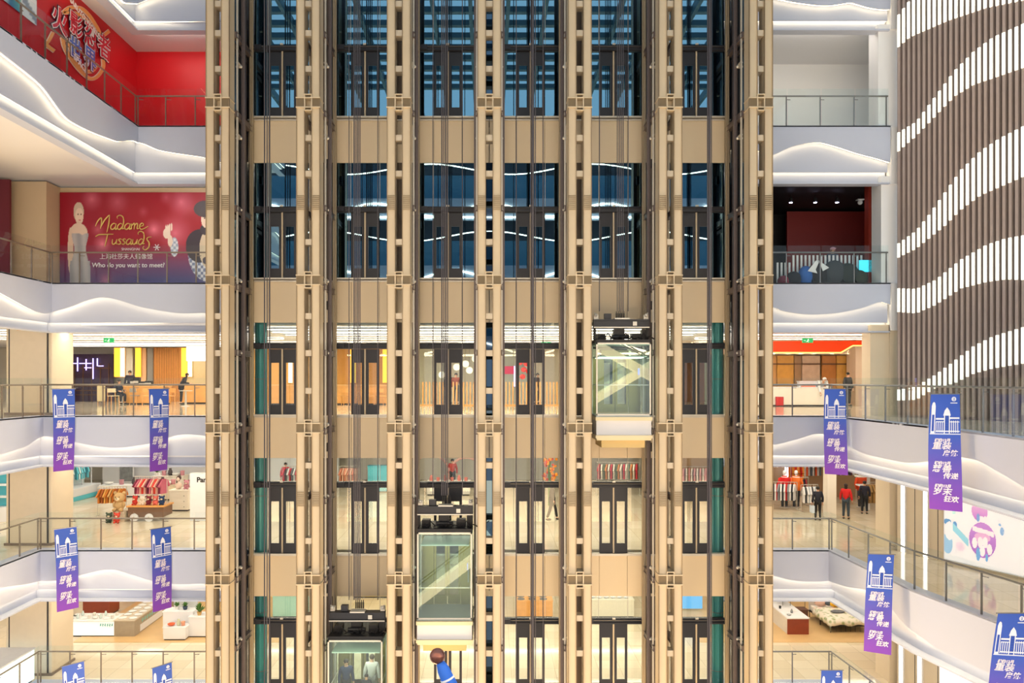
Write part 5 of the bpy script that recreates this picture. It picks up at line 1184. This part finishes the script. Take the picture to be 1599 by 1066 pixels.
for i in range(16):
    k_ = i % 4; vessel((x0-.95+(i % 8)*.24, y_+.3+(i//8)*.4, ZE+.66), ['white bowl','glass vase','white plate','white jar'][k_]+' on the glowing display counter', cm(['#f4f4f2','#cfe0e0','#ffffff','#f0ece4'][k_], .2), k_, 1.0, ['white bowls','glass vases','white plates','white jars'][k_]+' on the glowing counter')
x_, y2, _ = fp(112, 985, ZE); boxthing('display_block', 'dark red wood display block at the far left of the counters', 'display block', (x_, 33.2, ZE), (1.2, .9, .95), RWOOD)
for i in range(4): vessel((x_-.4+i*.26, 33.4, ZE+.95), 'warm cream bowl on the dark red wood block', cm('#f2dcb8'), 0, 1.5, 'cream bowls on the red block')
boxthing('display_block', 'tall dark red wood block behind the long grey counter', 'display block', (at(212,0,35.5)[0], 35.5, ZE), (1.3, 1.0, 1.3), RWOOD)
boxthing('display_block', 'long low orange wood platform between the two dark red blocks', 'display block', (at(165,0,36)[0], 36, ZE), (2.2, 2.5, .5), WOOD)
wall('wall_back', mat('dark_mirror', '#4a2c20', .3), (at(100,0,41)[0], -12.5, 41, 41.2, ZE, -7.4))
x_, y_, _ = fp(272, 1000, ZE); boxthing('display_plinth', 'low white display plinth with orange ornaments', 'display block', (x_, y_, ZE), (.9, .5, .55), WHITE)
boxthing('display_plinth', 'taller white display plinth behind the low one, with plants', 'display block', (x_-.1, y_+.6, ZE), (1.25, .6, 1.0), WHITE)
boxthing('display_plinth', 'white display plinth beside the lift tower with a spiky plant', 'display block', (fp(308,995,ZE)[0]+.1, y_+.35, ZE), (.9, .7, .85), WHITE)
MB().box(-.5,.5,0,.04,0,.6).build('backdrop_board', cm('#b8bcbc'), None, (x_, y_+1.15, ZE+1.0)); tag(bpy.data.objects['backdrop_board'], 'grey backdrop board standing on the taller white plinth', 'board')
for i, (dx, c, k_) in enumerate(((-.2,'#d8643c',0),(.1,'#c8cab0',1),(.28,'#e8a080',3))): vessel((x_+dx, y_+.2, ZE+.55), ['orange bowl','pale green vase','peach jar'][i]+' on the low white plinth', cm(c), k_, 1.4)
plant((x_-.25, y_+.85, ZE+1.0), 'small green potted plant on the taller white plinth', .2, .35, 18); plant((x_+.1, y_+.85, ZE+1.0), 'small dark branching plant beside the green one', .18, .35, 12, '#30405a'); plant((fp(308,995,ZE)[0]-.0, y_+.6, ZE+.85), 'spiky green plant on the plinth beside the lift tower', .3, .55, 26, '#c8a060')
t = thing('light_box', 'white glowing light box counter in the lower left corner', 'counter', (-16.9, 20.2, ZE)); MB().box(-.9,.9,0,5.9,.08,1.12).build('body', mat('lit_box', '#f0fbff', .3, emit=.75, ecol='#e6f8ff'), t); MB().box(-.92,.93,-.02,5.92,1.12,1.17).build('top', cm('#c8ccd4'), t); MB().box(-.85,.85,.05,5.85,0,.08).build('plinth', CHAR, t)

# ---------------------------------------------------------------- lowest level, right
xa = at(1230,0,30.8)[0]; xb = at(1263,0,30.8)[0]; y_ = 30.8
t = thing('display_table', 'white display table with a dark red wood end, near the bed', 'table', ((xa+xb)/2, y_, ZE)); hw = (xb-xa)/2
MB().box(-hw, hw, 0, .06, 0, .66).build('end_panel', RWOOD, t); MB().box(-hw, hw, .06, 5, 0, .66).build('body', cm('#dcd8d0'), t); MB().box(-hw-.02, hw+.02, -.02, 5.02, .66, .71).build('top', WHITE, t)
MB().box(-.05, hw-.05, 1.6, 4.6, .95, .99).build('upper_shelf', cm('#c8c4c0'), t); 
for a_, b_ in ((0,1.65),(hw-.1,1.65),(0,4.5),(hw-.1,4.5)): MB().tube([(a_,b_,.71),(a_,b_,.95)], .012, 6).build('shelf_leg', CHAR, t)
rnd = random.Random(12)
for i in range(14):
    k_ = i % 4; P_ = ((xa+xb)/2-hw*.6+(i % 3)*hw*.55, y_+.3+i*.32, ZE+.71)
    if 1.5 < P_[1]-y_ < 4.7 and P_[0] > (xa+xb)/2-.1: P_ = (P_[0], P_[1], ZE+.99)
    vessel(P_, ['silver bowl','grey vase','white plate','black jar'][k_]+' on the table with the red wood end', cm(['#b8bcc0','#8a8c90','#f4f4f4','#2c2c30'][k_], .25), k_, .9, ['silver bowls','grey vases','white plates','black jars'][k_]+' on the red ended table')
t = thing('bed', 'display bed with a pale green floral quilt, thin dark legs', 'bed', (15.1, 31.0, ZE)); 
QU = mat('floral_quilt', '#cdd4ba', .8, noise=.0); tq = QU.node_tree; vo = tq.nodes.new('ShaderNodeTexVoronoi'); vo.inputs['Scale'].default_value = 5.5; rp_ = tq.nodes.new('ShaderNodeValToRGB'); rp_.color_ramp.elements[0].color = lin('#9fb07e'); rp_.color_ramp.elements[1].color = lin('#efe9dc'); rp_.color_ramp.elements[0].position = .15; rp_.color_ramp.elements[1].position = .5
tcq = tq.nodes.new('ShaderNodeTexCoord'); tq.links.new(tcq.outputs['Object'], vo.inputs['Vector']); tq.links.new(vo.outputs['Distance'], rp_.inputs['Fac']); tq.links.new(rp_.outputs[0], tq.nodes['Principled BSDF'].inputs['Base Color'])
MB().box(-.85,.85,0,2.1,.28,.33).build('frame', CHAR, t)
for a_ in (-.83,.83):
    for b_ in (.03,1.0,2.07): MB().tube([(a_,b_,0),(a_,b_,.3)], .018, 6).build('leg', CHAR, t)
m = MB()
for i in range(9): m.tube([(-.8+i*.2,.02,.3),(-.8+i*.2,.02,.05)], .006, 5)
m.build('foot_grille', CHAR, t); MB().box(-.82,.82,.03,2.08,.33,.55).build('mattress', cm('#f2ece4'), t, bevel=.04)
# quilt with sagging hem
m = MB(); nx, ny = 18, 18; V_ = []
for j in range(ny+1):
    for i in range(nx+1):
        x_ = -1.05+2.1*i/nx; yy = -.18+1.75*j/ny; ov = max(0, abs(x_)-.84); of = max(0, .0-yy)
        V_.append((max(-.88, min(.88, x_))+.03*math.sin(j*1.7)*(ov > 0), max(-.03, yy), .575+.012*math.sin(i*1.3)*math.cos(j*1.1)-ov*1.3-of*1.3+ (-.03*math.sin(i*.9) if of > 0 else 0)))
m.add(V_, [(j*(nx+1)+i, j*(nx+1)+i+1, (j+1)*(nx+1)+i+1, (j+1)*(nx+1)+i) for j in range(ny) for i in range(nx)]); q = m.build('quilt', QU, t, smooth=True); md = q.modifiers.new('thick', 'SOLIDIFY'); md.thickness = .03; md.offset = 1
MB().box(-.86,.86,1.4,1.6,.56,.60).build('folded_sheet', cm('#ecd0c4'), t, bevel=.015); MB().box(-.85,.85,2.1,2.16,.2,.95).build('headboard', cm('#d8cfc8'), t, bevel=.03)
for a_, c, nm, yy, s_ in ((-.42,'#e8c0b0','peach',1.85,1),(.42,'#dccfc4','beige',1.85,1),(.1,'#f0b820','bright yellow',1.62,.8),(-.12,'#46505c','dark',1.72,.6)):
    m = MB(); m.ball((0,0,0), (.3*s_,.12,.17*s_), 14, 8); o = m.build('pillow', cm(c), None, (15.1+a_, 31.0+yy, ZE+.73), smooth=True); tag(o, nm+' pillow on the floral bed', 'pillow')
m = MB(); m.ball((0,0,0), (.3,.2,.05), 12, 6); o = m.build('folded_throw', mat('grey_throw', '#6c7078', .8, noise=.5, nscale=9), None, (14.95, 31.85, ZE+.645), smooth=True); tag(o, 'crumpled grey patterned throw lying on the floral quilt', 'blanket')
t = thing('floor_lamp', 'thin black floor lamp with pale shade between table and bed', 'lamp', (at(1257,0,33.2)[0], 33.2, ZE)); MB().tube([(0,0,0),(0,0,1.3)], .012, 6).build('pole', CHAR, t); MB().lathe([(.14,0),(.14,.02)], n=14).build('base', CHAR, t); MB().lathe([(.18,1.1),(.12,1.35)], n=16).build('lamp_shade', cm('#c8ccd8'), t)
boxthing('bedside_table', 'small dark bedside table left of the bed head', 'table', (13.8, 32.7, ZE), (.5, .45, .45), cm('#6a4a40'))

# wooden floor zones of the lowest level
struct(MB().box(-16.8, -8.4, 29.9, 40, ZE, ZE+.015).build('floor', mat('oak_floor', '#dcb882', .35, noise=.1, nscale=2)))
struct(MB().box(8.4, 19.9, 29.9, 40, ZE, ZE+.015).build('floor', MATS['oak_floor']))
wall('wall_back', CREAM, (8.4, 20, 38.0, 38.2, ZE, -7.4))

# ================================================================ poster level, right: dark red room
RB = LV['B']
wall('wall_back', mat('deep_red', '#7a1410', .6), (at(1229,0,31)[0], at(1359,0,31)[0], 31.0, 31.1, RB, at(0,330,31)[2]))
for i, u in enumerate((1235, 1273, 1307)):
    P_ = at(u, 316, 28.5); t = thing('spotlight', ['left', 'middle', 'right'][i]+' of the three glaring ceiling spotlights in the dark room', 'spotlight', P_)
    MB().lathe([(.05,0),(.08,.04),(.07,.16),(.03,.2)], n=14).build('housing', BLACK, t); MB().lathe([(.01,-.012),(.06,-.01),(.06,-.0)], n=14).build('lens', mat('spot_lens', '#e8e4ff', emit=30, ecol='#dcd8ff'), t); MB().tube([(0,0,.18),(0,0,7.08-P_[2])], .012, 6).build('stem', BLACK, t)
P_ = at(1343, 316, 28.5); t = thing('ceiling_camera', 'small pale security camera hanging in the dark room, right', 'camera', P_); MB().ball((0,0,0), .09).build('dome', WHITE, t); MB().box(-.12,.12,-.1,.1,.08,.12).build('mount', WHITE, t); MB().tube([(0,0,.1),(0,0,7.08-P_[2])], .012, 6).build('stem', BLACK, t)
xa, xb = at(1214,0,27.3)[0], at(1376,0,27.3)[0]
t = thing('picket_fence', 'row of white palings in front of the dark room', 'fence', ((xa+xb)/2, 27.3, RB))
for i in range(27):
    k_ = i/26; x_ = xa+(xb-xa)*k_-t.location[0]; h_ = 1.22 if .12 < k_ < .83 else (.95 if k_ <= .12 else 1.02)
    MB().box(x_-.035, x_+.035, -.015, .015, 0, h_).build('paling', WHITE, t)
MB().box(xa-t.location[0], xb-t.location[0], .015, .04, .25, .31).build('rail', cm('#30343c'), t)
CLD = [('#262a38','dark navy'),('#2f3a34','dark green'),('#3a2a30','dark plum')]
for i, (u, w_, h_, c) in enumerate(((1222, .35, .4, '#8a2c48'), (1238, .5, .55, '#20222e'), (1257, .5, .75, '#2f6ac0'), (1275, .7, .85, '#1c1c22'), (1302, .8, .95, '#3a4048'), (1322, .8, .85, '#26302e'), (1340, .55, .6, '#2c3424'))):
    x_ = at(u,0,26.8)[0]; m = MB(); m.ball((0,0,h_*.5), (w_*.55,.24,h_*.5), 12, 8); m.box(-w_*.4, w_*.4, -.16,.16,0,h_*.5)
    tag(m.build('covered_bundle', cm(c, .8), None, (x_, 26.75, RB), smooth=True), ['dark pink','small black','bright blue','large black','slate grey','dark green','olive'][i]+' bundle lying behind the railing of the dark room', 'bundle')
m = MB(); m.prism([(-.34,0),(-.05,.38),(.05,.3),(-.06,.05),(.0,-.08)], -.02, 0, 'y'); m.prism([(.02,.4),(.42,.12),(.2,.0),(.12,.2)], -.02, 0, 'y'); tag(m.build('folded_sheet', WHITE, None, (at(1276,0,26.5)[0], 26.5, RB+.52)), 'white folded sheets on the large black bundle', 'cloth')
t = thing('small_screen', 'small glowing cyan screen at the right of the white palings', 'screen', (at(1353,0,26.9)[0], 26.9, RB)); MB().box(-.25,.25,0,.05,.55,.98).build('display', mat('cyan_screen', '#40c8dc', emit=1.2), t); MB().tube([(0,.03,0),(0,.03,.55)], .025, 8).build('stand', CHAR, t)

# ================================================================ behind the lift tower
boxthing('cafe_counter', 'orange timber counter seen through the second lift bay', 'counter', (at(565,0,38)[0], 37.6, ZC), (3.4, .7, 1.0), WOOD, top=MATS['counter_top'])
for i, u in enumerate((535, 556, 578, 595)): chair((at(u,0,36.8)[0], 36.8, ZC), .3*i-.4, 'wooden chair in front of the counter behind the second lift bay', group='chairs behind the second lift bay')
boxthing('cafe_counter', 'short orange timber counter seen through the leftmost lift bay', 'counter', (at(450,0,38)[0], 37.6, ZC), (1.8, .7, 1.0), WOOD, top=MATS['counter_top'])
for u0, u1, nm in ((655, 745, 'third lift bay from left'), (785, 875, 'third lift bay from right')):
    xa, xb = at(u0,0,36)[0], at(u1,0,36)[0]; t = thing('slat_screen', 'row of upright orange timber slats behind the '+nm, 'screen', ((xa+xb)/2, 36, ZC)); n = 18
    for i in range(n): x_ = xa+(xb-xa)*i/(n-1)-t.location[0]; MB().box(x_-.035, x_+.035, -.04, .04, .06, 1.15).build('slat', WOOD, t)
    MB().box(xa-t.location[0]-.05, xb-t.location[0]+.05, -.05, .05, 0, .06).build('bottom_rail', WOOD, t)
for i, (u, v) in enumerate(((727, 568), (733, 578), (713, 573), (690, 585), (742, 560))):
    P_ = at(u, v, 37); t = thing('pendant_lamp', 'white disc pendant lamp behind the third lift bay', 'lamp', P_, group='disc pendants behind the third bay'); MB().tube([(0,-.03,0),(0,.03,0)], .17, 20).build('disc_shade', mat('pendant_glow', '#fff6e0', emit=.8), t); MB().tube([(0,0,.16),(0,0,1.85-P_[2])], .006, 5).build('cord', CHAR, t)
for i, (u, v) in enumerate(((812, 566), (818, 577), (822, 568), (826, 580), (816, 588))):
    P_ = at(u, v, 37); t = thing('red_lantern', 'round red paper lantern behind the third lift bay from right', 'lantern', P_, group='red lanterns behind the third bay from right'); MB().ball((0,0,0), (.15,.15,.13)).build('shade', mat('lantern_red', '#d8301c', .5, emit=.3), t); MB().tube([(0,0,.12),(0,0,1.85-P_[2])], .006, 5).build('cord', CHAR, t)
tag(MB().box(at(787,0,42.4)[0], at(803,0,42.4)[0], 42.45, 42.5, .30, .75).build('shop_sign', mat('sign_magenta', '#d81e50', emit=.5)), 'magenta sign band behind the third lift bay from right', 'sign')
tag(MB().box(at(802.5,0,39)[0], at(804.5,0,39)[0], 39, 39.05, ZC+.9, .7).build('neon_tube', NEO), 'upright violet neon tube beside the red lanterns', 'lamp')
exit_sign((at(853,0,33)[0], 33, 1.58), 'green exit sign seen through the third lift bay from right'); exit_sign(at(583, 718, 33) if False else (at(583,0,32)[0], 32, -3.03), 'green exit sign hanging behind the second lift bay, shop level')
for i, (u0, u1, c, nm) in enumerate(((540,548,YEL,'second lift bay, left side'),(592,600,YEL,'second lift bay, right side'),(440,446,WHL,'leftmost lift bay'))):
    xa, xb = at(u0,0,41)[0], at(u1,0,41)[0]; t = thing('glowing_panel', 'upright glowing panel behind the '+nm, 'lamp', ((xa+xb)/2, 42.33, -.2)); MB().box(-(xb-xa)/2, (xb-xa)/2, 0, .1, 0, 1.9).build('diffuser', c, t); MB().box(-(xb-xa)/2-.02, (xb-xa)/2+.02, .1, .16, -.02, 1.92).build('frame', WOOD, t)
for i, (u0, u1, c, nm) in enumerate(((395,500,'#d8a050','amber'),(520,615,'#d89a48','orange'),(650,700,'#cfcdb8','pale green'),(700,748,'#d8d2c0','cream'),(780,830,'#c8ccc0','grey green'),(830,880,'#e0d4c0','sand'),(1060,1100,'#8a5a34','brown'),(1100,1135,'#cfd8c4','mint'))):
    xa, xb = at(u0,0,42.5)[0], at(u1,0,42.5)[0]; tag(MB().box(xa, xb, 42.5, 42.6, ZC, 1.85).build('wall_panel', cm(c, .45)), '%s back wall panel of the cafe level, seen through the lift doors' % nm, 'wall panel')
for i, (u, c) in enumerate(((712,'#8a3a24'),(700,'#3a3a30'),(832,'#1f1f26'),(840,'#402820'))):
    person(['person in a rust top behind the third lift bay', 'person in an olive top beside the rust one', 'person in black behind the red lanterns', 'person in dark brown right of the lantern cluster'][i], (at(u,0,38.5)[0], 38.5+.3*(i%2), ZC), .4*i, top=c, h=1.6)
# shop level behind tower
x_, y_, _ = fp(450, 770, ZD)
rack((at(458,0,38)[0], 38, ZD), .2, 1.1, 1.5, [('#c8283c','crimson'),('#4a4a50','charcoal'),('#d8d8d8','white')], 'clothes rack seen through the leftmost lift bay', 'rack behind the leftmost bay', 9, .75)
rack((at(545,0,38)[0], 38, ZD), .1, 1.0, 1.5, [('#d88a70','salmon'),('#e8b8a0','peach')], 'rack of salmon clothes seen through the second lift bay', 'rack behind the second bay', 8, .7)
boxthing('display_cabinet', 'bright cyan cabinet seen through the second lift bay', 'cabinet', (at(592,0,39)[0], 39, ZD), (1.2, .5, 1.4), CY_)
for i, (u, r_) in enumerate(((672, 1.0), (728, .85))):
    x_ = at(u,0,40)[0]; m = MB(); pts = [(r_*math.cos(a*PI/12), 0, .9+r_*math.sin(a*PI/12)) for a in range(13)]; m.tube([(r_,0,0)]+pts+[(-r_,0,0)], .07, 8)
    tag(m.build('arch', cm('#f0b8ac'), None, (x_, 40, ZD)), ['left', 'right'][i]+' pink arch behind the third lift bay', 'arch')
boxthing('display_table', 'round edged pale table under the pink arches', 'table', (at(700,0,38)[0], 38, ZD), (2.2, .8, .7), cm('#e8e4e0'))
for i in range(6): vessel((at(700,0,38)[0]-.9+i*.36, 38.3, ZD+.7), 'small red '+['vase','lidded jar'][i % 2]+' on the table under the pink arches', cm('#d87060'), [1,3][i % 2], 1.6, ['vases','jars'][i % 2]+' under the arches')
x_ = at(858,0,35)[0]; t = thing('flower_column', 'tall column of orange and yellow artificial flowers', 'flowers', (x_, 35, ZD)); MB().tube([(0,0,0),(0,0,2.3)], .06, 8).build('stem', LEAF, t); rnd = random.Random(5); m = MB(); m2 = MB()
for i in range(70):
    a = rnd.uniform(0,6.28); z_ = rnd.uniform(.9,2.4); r_ = .25*rnd.random()+.08; (m if i % 3 else m2).ball((r_*math.cos(a), r_*math.sin(a), z_), rnd.uniform(.05,.09), 7, 5)
m.build('orange_blossoms', cm('#f0962a'), t); m2.build('red_blossoms', cm('#d84a34'), t)
rack((at(965,0,38)[0], 38, ZD), 0, 2.2, 1.7, [('#c83040','crimson'),('#e8e0d0','cream'),('#5a6a4a','olive'),('#d88a50','orange'),('#e8e0d0','cream')], 'long mixed rack seen through the second bay from right', 'rack behind the second bay from right', 16, .75)
rack((at(1085,0,37)[0], 37, ZD), 0, 1.4, 1.6, [('#e8a0a8','pink'),('#f4e8e4','cream')], 'rack of pink clothes seen through the rightmost lift bay', 'rack behind the rightmost bay', 9, .75)
# lowest level behind tower
boxthing('display_table', 'wooden table with plates seen through the third bay from right', 'table', (at(835,0,33)[0], 33, ZE), (1.6, 1.0, .75), WOOD)
for i in range(6): vessel((at(835,0,33)[0]-.6+(i % 3)*.5, 33.25+(i//3)*.4, ZE+.75), 'dark edged plate on the wooden table behind the lift tower', cm('#707478', .25), 2, 1.2, 'plates behind the lift tower')
plant((at(835,0,33)[0], 33.9, ZE+.75), 'grey green bouquet on the wooden table behind the tower', .35, .6, 26)
boxthing('display_table', 'white shelf table with cups seen through the second bay from right', 'table', (at(955,0,33)[0], 33, ZE), (2.0, 1.2, .8), cm('#e8e4d4'))
for i in range(12): vessel((at(955,0,33)[0]-.8+(i % 6)*.3, 33.3+(i//6)*.5, ZE+.8), 'white cup on the shelf table behind the second bay from right', WHITE, 0, 1.1, 'cups on the shelf table')
plant((at(975,0,33)[0], 34, ZE+.8), 'green plant on the shelf table behind the tower', .3, .5, 22)
boxthing('display_cabinet', 'mint green counter seen through the leftmost lift bay', 'cabinet', (at(452,0,33)[0], 33, ZE), (1.5, .8, 1.0), cm('#a8dcd4'))
q = at(1078, 975, 34); tag(MB().box(-.55,.55,0,.08,0,1.5).build('light_screen', mat('blue_print', '#5aa8e8', .4, emit=.8), None, (q[0], 34, ZE+.1)), 'blue glowing screen seen through the rightmost lift bay', 'screen')
boxthing('display_cabinet', 'yellow lit cabinet behind the lowest lift car', 'cabinet', (at(580,0,36)[0], 36, ZE), (1.8, .5, 2.2), cm('#e8c878'))

# ================================================================ pole with a copper ball in front of the viewer
struct(MB().box(-3, 3, -2, 4.15, -1.95, -1.8).build('floor', cm('#8a8580')))
b0 = Vector(at(683, 1024, 4.0)); d_ = Vector((.42, -.10, -.9)).normalized(); L_ = (b0.z+1.8)/.9*Vector((.42,-.10,-.9)).length
t = thing('flag_pole', 'rolled blue flag on a pole topped with a copper coloured ball', 'flag', b0)
e_ = d_*((b0.z+1.8)/-d_.z)
MB().ball((0,0,0), .042, 20, 14).build('ball_finial', mat('copper_ball', '#8a5a50', .25, .7), t, smooth=True)
MB().tube([d_*.03, e_], .014, 10).build('pole', BRKT, t)
m = MB(); n = 7; ds = []
m.tube([d_*(.035+(e_.length-.04)*i/n) for i in range(n+1)], [.022,.034,.036,.04,.036,.04,.038,.04], 14); m.build('rolled_flag', mat('flag_blue', '#2f6fe0', .7, bump=.3, nscale=30), t, smooth=True)
m = MB(); m.tube([d_*.125, d_*.135], .040, 14); m.build('white_tie', WHITE, t)
